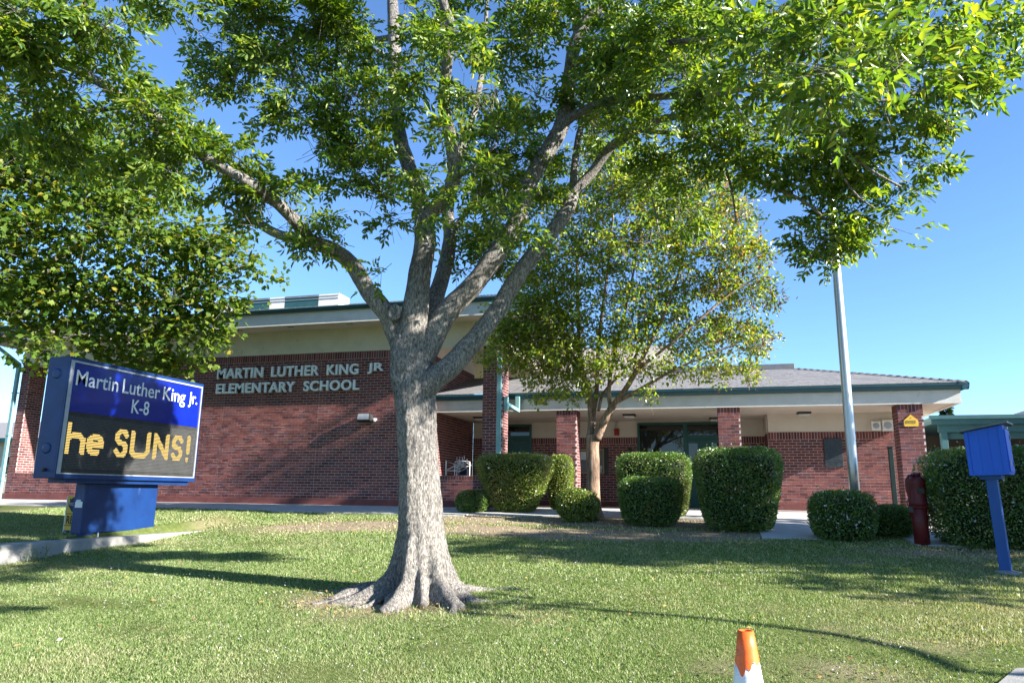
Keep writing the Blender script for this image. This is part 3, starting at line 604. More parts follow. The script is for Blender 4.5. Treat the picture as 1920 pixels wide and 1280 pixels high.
frame(-3.92, -3.14, .97, 1.70, 21.93, .035, .05, 'boardframe', 'board_frame', bb)
mb = MB(); mb.box(-3.885, 21.95, 1.005, -3.175, 21.96, 1.665); bk = mb.build('board_back', M['cork'], bb)
for (a, b, c, d_) in ((-3.86,-3.68,1.38,1.62),(-3.64,-3.52,1.4,1.6),(-3.30,-3.20,1.10,1.20),(-3.33,-3.22,1.02,1.09)):
    mb = MB(); mb.box(a, 21.943, c, b, 21.949, d_); mb.build('notice', M['paper'], bk)
mb = MB(); mb.box(-3.12, 21.90, .93, -3.02, 21.97, 1.74); mb.build('board_side', M['darkmetal'], bb)
al = thing('fire_alarm', (-2.74, 21.98, 2.1), 'small red fire alarm box on the cream wall under the porch', 'alarm')
mb = MB(); mb.box(-2.82, 21.91, 2.10, -2.67, 22.005, 2.29); mb.build('housing', M['red'], al, bevel=.02)
mb = MB(); mb.tube([(-2.745,21.98,2.29),(-2.745,21.98,2.55)], .012, 8); mb.tube([(-2.715,21.98,2.29),(-2.715,21.98,2.55)], .008, 8); mb.build('conduit', M['soffit'], al, True)
cb = thing('security_camera', (-2.35, 21.95, 1.65), 'small dark dome camera on the brick beside the entrance window', 'camera')
mb = MB(); mb.lathe([(.03,0),(.07,.02),(.07,.05),(.05,.09),(.0,.11)], (-2.35, 21.9, 1.63), 16); mb.build('dome', M['darkmetal'], cb, True); mb = MB(); mb.box(-2.39, 21.9, 1.68, -2.31, 22.0, 1.74); mb.build('bracket', M['darkmetal'], cb)
pq = thing('plaque', (3.04, 20.58, 1.14), 'dark bronze plaque on the brick wall behind the flagpole', 'plaque')
mb = MB(); mb.box(2.817, 20.55, 1.14, 3.265, 20.60, 1.87); pb = mb.build('plate', M['bronze'], pq, bevel=.006)
for k in range(9):
    z = 1.22+k*.045+(.12 if k > 4 else 0); mb = MB(); mb.box(2.87+(.0 if k % 2 else .05), 20.545, z, 3.21-(.0 if k % 3 else .08), 20.55, z+.018); mb.build('relief_line', M['bronze'], pb)
for i, (x0, x1, z0, z1, lb) in enumerate(((3.99,4.21,2.07,2.30,'smaller square white loudspeaker under the porch, nearer the plaque'),(4.245,4.51,2.052,2.33,'larger square white loudspeaker under the porch, tucked behind the end pillar'))):
    t = thing('loudspeaker', ((x0+x1)/2, 20.6, z0), lb, 'speaker', 'loudspeakers on the porch wall')
    mb = MB(); mb.box(x0, 20.5, z0, x1, 20.61, z1); mb.build('enclosure', M['white'], t, bevel=.01)
    mb = MB(); mb.lathe([((x1-x0)*.34,0),((x1-x0)*.34,.006),((x1-x0)*.30,.010)], (0,0,0), 24, Matrix.Translation(((x0+x1)/2, 20.5, (z0+z1)/2)) @ Matrix.Rotation(math.radians(90), 4, 'X')); mb.build('grille', M['silver'], t, True)
gp = thing('gate_post', (4.16, 19.5, 0), 'dark green metal post against the end brick pillar', 'post')
mb = MB(); mb.box(4.09, 19.35, .02, 4.19, 19.45, 1.56); mb.build('post', M['postgreen'], gp, bevel=.006); mb = MB(); mb.box(4.08, 19.34, 1.561, 4.20, 19.46, 1.585); mb.build('cap', M['postgreen'], gp)
ap = thing('address_plate', (4.47, 18.64, 2.0), 'yellow house-shaped plate on the end brick pillar', 'plate')
pp = [(-.14,0),(.13,0),(.15,.02),(.15,.13),(.12,.165),(.04,.235),(0,.275),(-.04,.235),(-.12,.165),(-.15,.13),(-.15,.02)]
mb = MB(); mb.poly_prism([Vector((4.475+a, 18.672, 2.0+b)) for a, b in pp], (0,-.022,0)); pl = mb.build('plate', M['yellow'], ap)
for a in (-.07, 0, .07): frame(4.475+a-.028, 4.475+a+.028, 2.07, 2.14, 18.643, .008, .008, 'boardframe', 'embossed_mark', pl)
mb = MB(); mb.box(4.468, 18.645, 2.19, 4.482, 18.651, 2.204); mb.build('screw', M['darkmetal'], pl)
# clothes rack behind the low porch wall
rk = thing('clothes_rack', (-6.45, 18.2, .02), 'white wire rack hung with tangled hangers behind the low porch wall', 'rack')
mb = MB(); mb.tube([(-6.70,18.05,.02),(-6.714,18.05,1.18),(-6.45,18.25,1.06)], .022, 8); mb.tube([(-6.49,18.1,.02),(-6.49,18.1,1.07)], .012, 8); mb.tube([(-6.45,18.15,.02),(-6.45,18.15,1.0)], .012, 8); mb.tube([(-6.19,18.4,.02),(-6.184,18.4,1.17),(-6.45,18.25,1.19)], .012, 8); mb.build('rack_frame', M['white'], rk, True)
rs = random.Random(5)
for k in range(9):
    x, y, z, a = -6.50+.035*k+rs.uniform(-.02,.02), 18.15+rs.uniform(-.05,.1), 1.12+rs.uniform(-.08,.1), rs.uniform(-.7,.7)
    c, s = math.cos(a), math.sin(a); w_ = .13
    mb = MB(); mb.tube([(x,y,z+.08),(x+.02,y,z+.1),(x+.02,y,z+.03),(x,y,z),(x+w_*c,y+.05,z-.09+w_*s),(x-w_*c,y-.02,z-.1-w_*s),(x,y,z)], .008, 5); mb.build('hanger', M['white'], rk, True)
mb = MB(); mb.box(-6.40, 18.2, .4, -6.2, 18.32, 1.0); mb.build('garment', M['denim'], rk, bevel=.04)
mb = MB(); mb.tube([(-6.70,18.06,.93),(-6.34,18.12,.92),(-6.36,18.12,.97),(-6.5,18.1,1.05),(-6.68,18.06,.95)], .011, 6); mb.build('hanger', M['white'], rk, True)
# rooftop screens
rf = thing('rooftop_screen', (-12, 18, 5.5), 'row of white and teal ventilation screens on the upper roof', 'screen')
for (x0, x1, mt, nm) in ((-10.75,-10.10,'white','white_panel'),(-11.85,-10.76,'teal','teal_panel'),(-12.36,-11.86,'white','white_panel'),(-13.6,-12.37,'teal','teal_panel'),(-14.3,-13.61,'white','white_panel')):
    mb = MB(); mb.box(x0, 18.0, 5.50, x1, 18.6, 5.905); o = mb.build(nm, M[mt], rf)
    mb = MB(); mb.box(x0, 17.985, 5.77, x1, 18.0, 5.785); mb.box(x0, 17.985, 5.85, x1, 18.0, 5.862); mb.build('rail', M['silver'], o)
    if mt == 'teal':
        mb = MB(); mb.box(x0+.02, 17.99, 5.862, x1-.02, 18.0, 5.90); mb.build('louvre', M['roofmetal'], o)
# ------------------------------------------------------------------ things in the yard
fp = thing('flagpole', (2.40, 14.2, -.25), 'tall tapered aluminium flagpole rising behind a clipped shrub', 'flagpole')
mb = MB(); mb.tube([(2.40,14.2,-.3),(2.40,14.2,1),(2.40,14.2,3),(2.40,14.2,5.5),(2.40,14.2,8.6)], [.088,.088,.082,.072,.05], 24); mb.build('shaft', M['steel'], fp, True)
mb = MB(); mb.lathe([(.17,0),(.16,.05),(.12,.08),(.10,.12)], (2.40,14.2,-.24), 24); mb.build('base_collar', M['steel'], fp, True)
mb = MB(); mb.lathe([(.01,0),(.09,.05),(.11,.11),(.09,.17),(.01,.22)], (2.40,14.2,8.6), 16); mb.build('finial', M['boardframe'], fp, True)
sp = thing('standpipe', (3.12, 13.05, -.34), 'dark red fire standpipe beside the large right hedge', 'pipe')
mb = MB(); mb.lathe([(.112,0),(.112,.62),(.10,.63)], (3.12,13.05,-.36), 24); mb.build('pipe', M['pipered'], sp, True)
mb = MB(); mb.lathe([(.115,0),(.136,.02),(.138,.06),(.132,.07),(.132,.34),(.138,.36),(.125,.42),(.08,.46),(.075,.46)], (3.12,13.05,.26), 24); mb.build('body', M['pipered'], sp, True)
mb = MB(); mb.lathe([(.07,0),(.07,.05),(.04,.06)], (3.12,13.05,.72), 16); mb.build('cap', M['pipered'], sp, True)
mb = MB(); mb.tube([(3.08,13.0,.74),(2.99,12.93,.73),(2.94,12.90,.66),(2.935,12.90,.52),(2.96,12.90,.40),(2.965,12.91,.10)], .02, 8); mb.build('handle', M['pipered'], sp, True)
mb = MB(); mb.tube([(2.96,12.89,.36),(2.92,12.88,.34),(2.92,12.88,.28),(2.95,12.89,.26)], .012, 6); mb.box(2.93,12.87,.17,2.99,12.90,.25); mb.build('padlock', M['darkmetal'], sp)
mb = MB(); mb.lathe([(.125,0),(.14,.008),(.14,.03),(.125,.038)], (3.12,13.05,.225), 24); mb.build('flange', M['pipered'], sp, True)
for k in range(8):
    mb = MB(); mb.lathe([(.011,0),(.011,.02),(.006,.024)], (3.12+.126*math.cos(k*.785), 13.05+.126*math.sin(k*.785), .263), 6); mb.build('bolt', M['pipered'], sp)
mb = MB(); mb.box(3.09, 12.905, .46, 3.19, 12.925, .54); mb.build('label_plate', M['darkmetal'], sp)
# blue library box on a leaning post
lb = thing('library_box', (3.52, 10.86, -.52), 'bright blue box with a sloped dark lid on a leaning blue post', 'box')
PM = Matrix.Translation((3.52, 10.86, -.60)) @ Matrix.Rotation(math.radians(-26.2), 4, 'Z') @ Matrix.Rotation(math.radians(-1.7), 4, 'Y')
mb = MB(); mb.box(-.062, -.062, 0, .062, .062, 1.27, PM); mb.build('post', M['postblue'], lb, bevel=.006)
mb = MB(); mb.box(-.12, -.10, 1.24, .12, .16, 1.29, PM); mb.build('bracket', M['postblue'], lb)
bx = [(-.205,-.19,1.29),(.228,-.19,1.29),(.228,-.19,1.918),(-.205,-.19,1.85)]
mb = MB(); mb.poly_prism([PM @ Vector(p) for p in bx], PM.to_3x3() @ Vector((0,.40,0))); bo = mb.build('box_body', M['boxblue'], lb, bevel=.004)
mb = MB(); mb.box(-.208, -.202, 1.288, -.165, -.191, 1.852, PM); mb.box(.175, -.202, 1.288, .231, -.191, 1.905, PM); mb.box(-.164, -.200, 1.288, .174, -.191, 1.31, PM); mb.build('corner_board', M['boxblue'], bo)
for k in range(3): mb = MB(); mb.box(-.16+.112*k, -.1935, 1.312, -.052+.112*k, -.1905, 1.85, PM); mb.build('board', M['boxblue'], bo)
mb = MB(); mb.box(.229, -.15, 1.32, .243, .19, 1.86, PM); mb.build('door', M['boxblue'], bo); mb = MB(); mb.box(.243, -.12, 1.40, .256, -.10, 1.47, PM); mb.box(.23,-.05,1.87,.26,.02,1.90,PM); mb.build('latch', M['silver'], bo)
for z in (1.40, 1.75): mb = MB(); mb.box(.231, .14, z, .25, .20, z+.05, PM); mb.build('hinge', M['darkmetal'], bo)
mb = MB(); mb.poly_prism([PM @ Vector(p) for p in ((-.265,-.26,1.846),(.295,-.26,1.934),(.295,-.26,1.954),(-.265,-.26,1.866))], PM.to_3x3() @ Vector((0,.53,0))); mb.build('lid', M['roofmetal'], lb)
mb = MB(); mb.lathe([(.16,0),(.14,.03),(.05,.05)], (3.53,10.85,g1(3.53,10.85)-.02), 12); mb.build('footing', M['oldconcrete'], lb)
# traffic cone
cx_, cyy, cz0 = 1.07, 3.69, -1.03
cx_, cyy, ctop = 0.125, 4.055, -0.265; cz0 = ctop-.71
tc = thing('traffic_cone', (cx_, cyy, cz0), 'worn orange and white traffic cone on the front lawn', 'cone')
def cr(h): return .036+(.71-h)*.152
mb = MB(); mb.lathe([(cr(h), h) for h in (.03,.1,.2,.3,.4,.5,.56)], (cx_,cyy,cz0), 40); mb.build('cone_body', M['conewhite'], tc, True)
mb = MB(); n = 48; V = []
rs = random.Random(3)
low = [.575]*n
for c_, w_, d_ in ((30,3,.035),(33,2,.06),(37,1.5,.045),(25,2,.015),(12,2,.02),(43,2,.02),(5,2.5,.018)):
    for k in range(n):
        dk = min(abs(k-c_), n-abs(k-c_)); low[k] -= d_*math.exp(-(dk/w_)**2)
for h in (0,.02,.05,.10):
    for k in range(n):
        a = 2*math.pi*k/n; hh = low[k]+(.71-low[k])*(h/.10 if h else 0); r = cr(hh)+.002; V.append((cx_+r*math.cos(a), cyy+r*math.sin(a), cz0+hh))
for rr, hh in ((.028,.71),(.03,.60)):
    for k in range(n): a = 2*math.pi*k/n; V.append((cx_+rr*math.cos(a), cyy+rr*math.sin(a), cz0+hh))
mb.add(V, [(i*n+k, i*n+(k+1)%n, (i+1)*n+(k+1)%n, (i+1)*n+k) for i in range(5) for k in range(n)]); mb.build('cone_top', M['conered'], tc, True)
mb = MB(); mb.box(cx_-.18, cyy-.18, cz0-.005, cx_+.18, cyy+.18, cz0+.03); mb.build('base', M['conered'], tc, bevel=.01)
# covered walkway beyond the porch
cw = thing('covered_walkway', (9, 23.5, 0), 'teal timber covered walkway beyond the right hedge', 'walkway')
mb = MB(); mb.box(5.85, 22.3, 2.36, 16, 26.5, 2.56); mb.build('roof_slab', M['teal'], cw, bevel=.01)
mb = MB(); mb.box(5.80, 22.24, 2.50, 16.0, 22.32, 2.60); mb.build('roof_edge', M['teal'], cw)
mb = MB(); mb.box(6.05, 22.45, 2.16, 16, 22.55, 2.358); mb.build('beam', M['teal'], cw)
mb = MB(); mb.box(6.15, 22.60, 1.98, 16, 22.70, 2.33); mb.build('beam', M['teal'], cw)
for x in (6.1, 8.9, 11.7, 14.5):
    mb = MB(); mb.box(x, 22.46, 0, x+.16, 22.62, 2.16); mb.build('post', M['teal'], cw, bevel=.008)
mb = MB(); mb.box(5.6, 26.4, 0, 16, 26.6, 2.36); mb.build('rear_wall', M['darkwall'], cw)
mb = MB(); mb.box(7.0, 25.0, 2.24, 8.0, 25.2, 2.34); mb.build('ceiling_lamp', M['paper'], cw)
# buildings beyond
def house(name, x0, x1, y0, y1, eave, rise, label):
    t = thing(name, ((x0+x1)/2, y0, 0), label, 'building')
    mb = MB(); mb.box(x0, y0, 0, x1, y1, eave); wl = mb.build('wall', M['stucco_clean'], t)
    ym = (y0+y1)/2; mb = MB(); o_ = .5
    mb.add([(x0-o_,y0-o_,eave),(x1+o_,y0-o_,eave),(x1-2,ym,eave+rise),(x0+2,ym,eave+rise),(x0-o_,y1+o_,eave),(x1+o_,y1+o_,eave)], [(0,1,2,3),(1,5,2),(5,4,3,2),(4,0,3),(0,4,5,1)]); mb.build('roof', M['shingle'], t)
    mb = MB(); mb.box(x0-o_-.05, y0-o_-.06, eave-.2, x1+o_+.05, y0-o_, eave+.02); mb.build('gutter', M['gutter'], t)
    for k in range(int((x1-x0)//3)):
        mb = MB(); mb.box(x0+.8+3*k, y0-.03, 1, x0+2.2+3*k, y0+.02, 2.1); w_ = mb.build('window', M['white'], wl); mb = MB(); mb.box(x0+.88+3*k, y0-.04, 1.08, x0+2.12+3*k, y0-.031, 2.02); mb.build('pane', M['glass'], wl)
house('distant_house', -52, -33.5, 33, 41, 3.05, 1.4, 'low grey-roofed house seen past the left brick pier')
house('distant_wing', 12.6, 30, 33.5, 43, 3.62, .95, 'grey-roofed school wing far beyond the covered walkway')
HERO={'L1':[(-3.474,8.04,1.597,0.084),(-3.522,8.04,1.892,0.123),(-3.662,8.0,2.268,0.131),(-3.779,7.95,2.504,0.118),(-3.9,7.9,2.675,0.112),(-4.039,7.9,2.826,0.106),(-4.253,7.85,3.165,0.1),(-4.342,7.53,3.255,0.093),(-4.469,7.21,3.283,0.079),(-4.503,6.89,3.425,0.07),(-4.605,6.52,3.568,0.061),(-4.646,6.15,3.599,0.054),(-5.02,6.05,3.808,0.052),(-5.446,5.95,4.106,0.053),(-5.663,5.85,4.332,0.053),(-6.058,5.75,4.577,0.05),(-6.224,5.65,4.683,0.048),(-6.701,5.55,4.945,0.045),(-7.109,5.45,5.175,0.043),(-7.509,5.35,5.367,0.038),(-8.228,5.25,5.694,0.028)],'L2':[(-4.694,7.8,3.465,0.068),(-5.117,7.85,3.589,0.066),(-5.426,7.9,3.699,0.063),(-5.797,8.0,3.925,0.058),(-6.145,8.1,4.119,0.037),(-6.496,8.2,4.31,0.023)],'L3':[(-6.292,5.65,4.712,0.032),(-6.328,5.55,4.899,0.029),(-6.323,5.45,5.018,0.028),(-6.259,5.35,5.244,0.025),(-6.087,5.25,5.363,0.022),(-5.977,5.15,5.643,0.014)],'L4':[(-5.854,5.75,4.422,0.026),(-6.272,5.85,4.472,0.026),(-6.897,5.95,4.579,0.024),(-7.6,6.05,4.833,0.022),(-8.247,6.15,5.043,0.02),(-8.925,6.25,5.24,0.014)],'A':[(-3.499,8.04,1.858,0.227),(-3.486,8.04,2.188,0.196),(-3.443,8.0,2.572,0.163),(-3.398,8.0,3.012,0.139),(-3.343,8.0,3.43,0.133),(-3.369,8.0,3.714,0.127)],'A1':[(-3.347,8.0,3.536,0.113),(-3.481,8.1,4.051,0.103),(-3.765,8.3,4.692,0.1),(-3.938,8.4,5.127,0.098),(-4.133,8.6,5.835,0.098),(-4.259,8.8,6.569,0.094),(-4.413,9.0,7.35,0.089),(-4.502,9.1,7.872,0.083),(-4.717,9.3,9.237,0.061),(-4.743,9.5,10.878,0.036)],'A1b':[(-4.378,8.95,7.101,0.048),(-4.83,9.0,7.165,0.045),(-5.387,9.0,7.343,0.042),(-5.929,9.0,7.463,0.042),(-6.459,9.0,7.277,0.038),(-6.875,9.0,7.135,0.034),(-7.206,9.0,6.977,0.03),(-7.531,9.0,6.74,0.017)],'A1c':[(-4.034,8.5,5.374,0.041),(-4.326,8.6,5.424,0.034),(-4.68,8.7,5.647,0.031),(-5.088,8.8,5.84,0.024),(-5.587,8.9,5.83,0.016)],'A1d':[(-4.258,8.8,6.542,0.039),(-4.491,8.8,6.755,0.036),(-4.718,8.8,6.925,0.028),(-5.101,8.8,7.397,0.02),(-5.309,8.8,7.804,0.016)],'A2':[(-3.35,8.0,3.606,0.1),(-3.218,7.9,3.782,0.093),(-2.951,7.7,3.897,0.087),(-2.807,7.55,4.077,0.079),(-2.788,7.3,4.429,0.074),(-2.804,7.1,4.802,0.067),(-2.696,6.9,5.136,0.06),(-2.62,6.75,5.493,0.054),(-2.68,6.65,5.748,0.05),(-2.734,6.5,6.251,0.035),(-2.56,6.4,6.88,0.021)],'A2b':[(-2.807,7.55,4.077,0.051),(-2.576,7.4,4.038,0.031),(-2.351,7.2,4.051,0.021),(-2.137,7.0,4.121,0.015)],'B':[(-3.486,8.1,1.606,0.078),(-3.424,8.2,2.151,0.126),(-3.408,8.4,2.634,0.116),(-3.366,8.7,3.218,0.103),(-3.39,9.0,3.856,0.096),(-3.52,9.2,4.389,0.088),(-3.56,9.5,5.097,0.076),(-3.429,9.8,5.93,0.062),(-3.371,10.1,6.828,0.047),(-3.366,10.3,7.928,0.036),(-3.408,10.5,9.318,0.023)],'B2':[(-3.383,9.0,3.895,0.045),(-3.223,9.3,4.392,0.038),(-3.003,9.6,4.91,0.032),(-2.849,9.9,5.551,0.025)],'Cc':[(-3.489,8.05,1.534,0.096),(-3.343,8.1,2.028,0.15),(-3.127,8.2,2.536,0.139),(-2.774,8.3,2.961,0.127),(-2.49,8.4,3.399,0.125),(-2.304,8.45,3.737,0.119),(-2.16,8.5,4.289,0.11),(-1.939,8.55,4.704,0.108),(-1.714,8.6,5.163,0.105),(-1.621,8.65,5.869,0.093),(-1.563,8.7,6.345,0.087),(-1.355,8.7,6.724,0.08),(-1.148,8.7,6.956,0.072),(-0.733,8.7,7.535,0.051),(-0.419,8.6,8.303,0.029)],'C1':[(-1.563,8.7,6.345,0.051),(-1.533,8.75,6.675,0.044),(-1.599,8.8,7.113,0.041),(-1.729,8.9,8.165,0.023)],'C2':[(-1.554,8.7,6.538,0.036),(-1.645,8.8,6.887,0.033),(-2.025,8.9,7.205,0.03),(-2.492,9.0,7.302,0.027),(-2.756,9.1,7.297,0.02)],'C3':[(-1.614,8.65,5.915,0.054),(-1.464,8.5,5.979,0.046),(-1.154,8.2,5.809,0.04),(-0.7,7.7,5.515,0.034),(-0.251,7.1,5.108,0.028),(0.191,6.5,4.698,0.02),(0.603,5.8,4.238,0.013),(0.911,5.2,3.799,0.008)],'C4':[(-1.736,8.6,5.089,0.063),(-1.568,8.5,5.166,0.059),(-1.129,8.2,5.149,0.053),(-0.733,7.9,4.974,0.047),(-0.286,7.5,4.717,0.041),(0.258,6.9,4.338,0.032),(0.527,6.4,4.082,0.027),(0.825,5.8,3.782,0.02),(1.121,5.3,3.478,0.014),(1.518,5.2,3.439,0.009)],'C5':[(0.527,6.4,4.082,0.022),(0.901,6.4,3.973,0.019),(1.351,6.5,3.861,0.017),(1.809,6.6,3.905,0.012),(2.32,6.8,4.212,0.01)],'D':[(-3.468,8.04,1.148,0.076),(-3.363,8.02,1.45,0.127),(-3.174,8.0,1.699,0.14),(-3.027,8.1,1.853,0.135),(-2.876,8.2,2.049,0.13),(-2.696,8.3,2.308,0.118),(-2.54,8.45,2.606,0.11),(-2.378,8.6,2.985,0.106),(-2.195,8.7,3.324,0.103),(-2.006,8.8,3.597,0.098),(-1.761,9.0,4.058,0.093),(-1.684,9.1,4.358,0.09)],'D1':[(-1.684,9.1,4.304,0.061),(-1.679,9.2,4.673,0.055),(-1.665,9.3,5.037,0.049),(-1.627,9.4,5.424,0.046),(-1.476,9.6,6.083,0.035),(-1.257,9.8,6.959,0.028),(-1.187,10.0,7.91,0.021)],'D2':[(-1.706,9.1,4.306,0.076),(-1.596,9.1,4.465,0.072),(-1.404,9.1,4.653,0.069),(-1.148,9.0,4.933,0.064),(-0.872,8.9,5.034,0.06),(-0.496,8.7,5.092,0.051),(-0.049,8.4,4.945,0.039),(0.377,8.1,4.827,0.028),(0.808,7.8,4.538,0.018)],'D3':[(-0.731,8.8,5.025,0.031),(-0.318,8.6,4.833,0.03),(0.112,8.4,4.558,0.029),(0.384,8.3,4.251,0.028),(0.613,8.2,3.96,0.024),(0.808,8.1,3.773,0.024),(1.099,8.0,3.526,0.017),(1.284,8.0,3.313,0.014)],'D4':[(0.129,8.4,4.535,0.019),(0.246,8.3,4.267,0.016),(0.33,8.3,3.988,0.016),(0.364,8.3,3.719,0.012),(0.375,8.3,3.457,0.009)],'D5':[(0.808,7.8,4.538,0.021),(1.161,7.7,4.248,0.02),(1.503,7.7,3.9,0.017),(1.786,7.7,3.63,0.014),(1.972,7.7,3.493,0.011)],'D6':[(-0.706,8.8,4.611,0.014),(-0.666,8.8,4.312,0.01),(-0.587,8.8,4.014,0.01),(-0.531,8.8,3.653,0.01),(-0.502,8.8,3.509,0.007)],'D7':[(1.353,7.7,3.979,0.014),(1.452,7.8,3.711,0.014),(1.608,7.9,3.496,0.011),(1.752,7.9,3.363,0.008)]}
HERO_BLOBS=[(-6.37,4.35,4.54,0.44,0.44,1.0),(-5.81,4.51,4.5,0.49,0.34,1.0),(-5.2,4.67,4.55,0.34,0.29,1.0),(-6.47,5.01,4.3,0.58,0.37,1.0),(-5.8,5.19,4.31,0.48,0.32,0.9),(-5.08,5.5,5.26,0.33,0.14,0.8),(-6.86,5.58,4.06,0.69,0.29,0.8),(-6.14,5.78,4.07,0.57,0.29,0.9),(-5.4,5.57,4.05,0.44,0.3,1.0),(-5.36,5.95,3.81,0.51,0.34,1.0),(-5.0,6.25,3.85,0.47,0.29,1.0),(-4.85,6.46,3.55,0.47,0.26,1.0),(-4.57,6.77,3.46,0.42,0.24,0.9),(-4.17,6.92,3.28,0.27,0.17,0.8),(-3.94,6.99,3.23,0.12,0.11,0.5),(-3.58,7.19,2.79,0.21,0.08,0.6),(-3.97,6.84,3.43,0.12,0.12,0.6),(-5.63,6.79,5.95,0.53,0.46,0.8),(-4.86,6.97,6.09,0.6,0.4,1.0),(-4.22,7.17,5.97,0.6,0.46,1.0),(-5.4,6.97,5.43,0.46,0.33,0.7),(-4.76,7.14,5.44,0.53,0.4,0.9),(-4.19,7.35,5.19,0.53,0.4,1.0),(-4.91,7.21,4.92,0.4,0.26,0.7),(-4.54,7.38,4.6,0.4,0.3,0.9),(-3.96,7.54,4.61,0.4,0.4,1.0),(-4.3,7.53,4.22,0.36,0.23,0.8),(-3.79,7.68,4.16,0.3,0.33,0.9),(-3.71,7.79,3.77,0.23,0.2,0.7),(-5.84,6.83,5.49,0.26,0.26,0.6),(-3.18,7.09,5.73,0.32,0.51,0.6),(-2.97,6.89,4.95,0.27,0.36,0.6),(-2.33,6.42,5.01,0.39,0.5,0.6),(-2.41,6.39,4.03,0.25,0.33,0.5),(-2.25,6.92,4.73,0.35,0.41,0.55),(-2.91,6.94,3.83,0.24,0.21,0.7),(-2.4,6.9,3.67,0.29,0.23,0.75),(-2.43,7.94,4.69,0.4,0.46,0.7),(-2.45,8.07,4.04,0.4,0.3,1.0),(-2.76,7.09,3.29,0.12,0.12,0.3),(-2.91,6.83,3.35,0.26,0.14,0.8),(-2.26,8.29,6.23,0.49,0.42,0.7),(-2.09,8.5,5.47,0.42,0.42,0.6),(-2.45,8.76,4.79,0.43,0.43,0.9),(-3.11,8.99,3.87,0.44,0.44,0.8),(-2.13,7.46,3.37,0.36,0.19,1.0),(-2.56,8.71,3.43,0.35,0.28,0.7),(-2.12,8.97,4.23,0.29,0.29,0.7),(-3.06,9.13,3.29,0.29,0.29,0.6),(-2.15,8.14,6.58,0.28,0.17,0.6),(-1.8,8.15,6.52,0.42,0.28,0.7),(-0.96,8.06,6.01,0.6,0.4,1.0),(-1.18,8.13,5.42,0.4,0.3,0.9),(-0.55,7.71,5.7,0.56,0.38,1.0),(-0.62,7.7,5.15,0.49,0.34,1.0),(-0.01,7.03,5.15,0.56,0.34,1.0),(0.03,7.13,4.71,0.5,0.28,1.0),(-0.68,8.25,4.99,0.46,0.26,0.8),(-0.17,8.11,4.84,0.51,0.25,1.0),(-1.22,8.8,5.2,0.35,0.35,0.8),(-0.39,8.54,4.52,0.4,0.26,0.8),(0.18,8.27,4.53,0.38,0.25,0.9),(-0.1,8.95,3.96,0.37,0.19,1.0),(0.17,8.46,4.14,0.29,0.26,0.6),(-0.61,8.74,4.28,0.27,0.27,0.5),(0.45,6.04,4.4,0.42,0.28,1.0),(0.76,5.2,3.78,0.36,0.24,1.0),(0.62,5.42,3.58,0.33,0.23,1.0),(0.84,4.53,3.05,0.25,0.2,0.8),(1.13,4.93,3.54,0.33,0.22,1.0),(0.95,4.62,2.79,0.19,0.14,0.5),(1.2,4.93,3.16,0.25,0.22,0.7),(0.86,5.17,3.1,0.27,0.15,0.8),(1.78,6.04,4.17,0.4,0.26,1.0),(2.39,6.75,4.6,0.34,0.27,1.0),(2.74,7.06,4.58,0.18,0.28,0.8),(2.8,7.01,4.88,0.15,0.2,0.9),(2.1,6.96,4.23,0.38,0.28,1.0),(2.42,7.14,4.29,0.25,0.25,0.7),(1.95,7.56,4.19,0.41,0.25,1.0),(2.36,7.47,4.15,0.24,0.19,0.8),(1.51,7.69,4.02,0.45,0.22,1.0),(1.0,7.73,4.16,0.46,0.26,1.0),(0.64,7.77,4.48,0.47,0.29,1.0),(0.52,8.13,4.15,0.31,0.24,0.8),(0.81,8.26,3.92,0.31,0.21,0.8),(1.21,8.26,3.94,0.33,0.24,0.7),(1.84,8.12,3.93,0.44,0.2,0.9),(2.23,8.21,4.0,0.23,0.17,0.7),(2.22,8.38,3.67,0.21,0.18,0.8),(1.98,8.46,3.5,0.3,0.21,0.9),(1.58,8.34,3.55,0.33,0.21,0.8),(1.31,8.31,3.32,0.3,0.21,0.8),(1.3,8.37,3.02,0.21,0.12,0.8),(1.07,8.33,3.41,0.18,0.12,0.5),(1.62,8.44,3.14,0.21,0.12,0.5),(2.12,8.44,3.26,0.09,0.09,0.5),(-6.06,4.3,5.16,0.97,0.39,0.5),(-5.34,5.03,5.66,1.06,0.42,0.5),(-4.96,6.58,6.78,1.3,0.58,0.4),(-3.32,6.85,6.66,1.14,0.63,0.4),(-1.88,7.6,6.97,1.19,0.6,0.4),(-0.26,7.32,6.4,1.21,0.54,0.35),(0.93,6.03,5.1,0.94,0.38,0.35),(2.13,6.54,5.21,0.78,0.34,0.4),(-4.39,6.67,8.1,1.99,0.66,0.22),(-1.83,7.37,8.14,1.99,0.66,0.22),(0.38,7.63,7.76,1.58,0.63,0.2),(-5.89,5.4,7.17,1.47,0.59,0.2),(1.42,8.23,3.84,0.27,0.24,1.1),(1.42,8.31,3.49,0.3,0.24,1.1),(1.34,8.36,3.17,0.27,0.17,1.1),(1.46,7.99,4.01,0.29,0.23,1.1),(-5.3,6.84,6.15,0.53,0.33,0.6),(-3.95,7.57,5.43,0.41,0.41,0.7),(-4.34,7.09,6.22,0.4,0.26,0.6),(-2.01,8.15,6.24,0.42,0.42,0.5),(-5.78,6.54,4.96,0.32,0.25,0.5)]
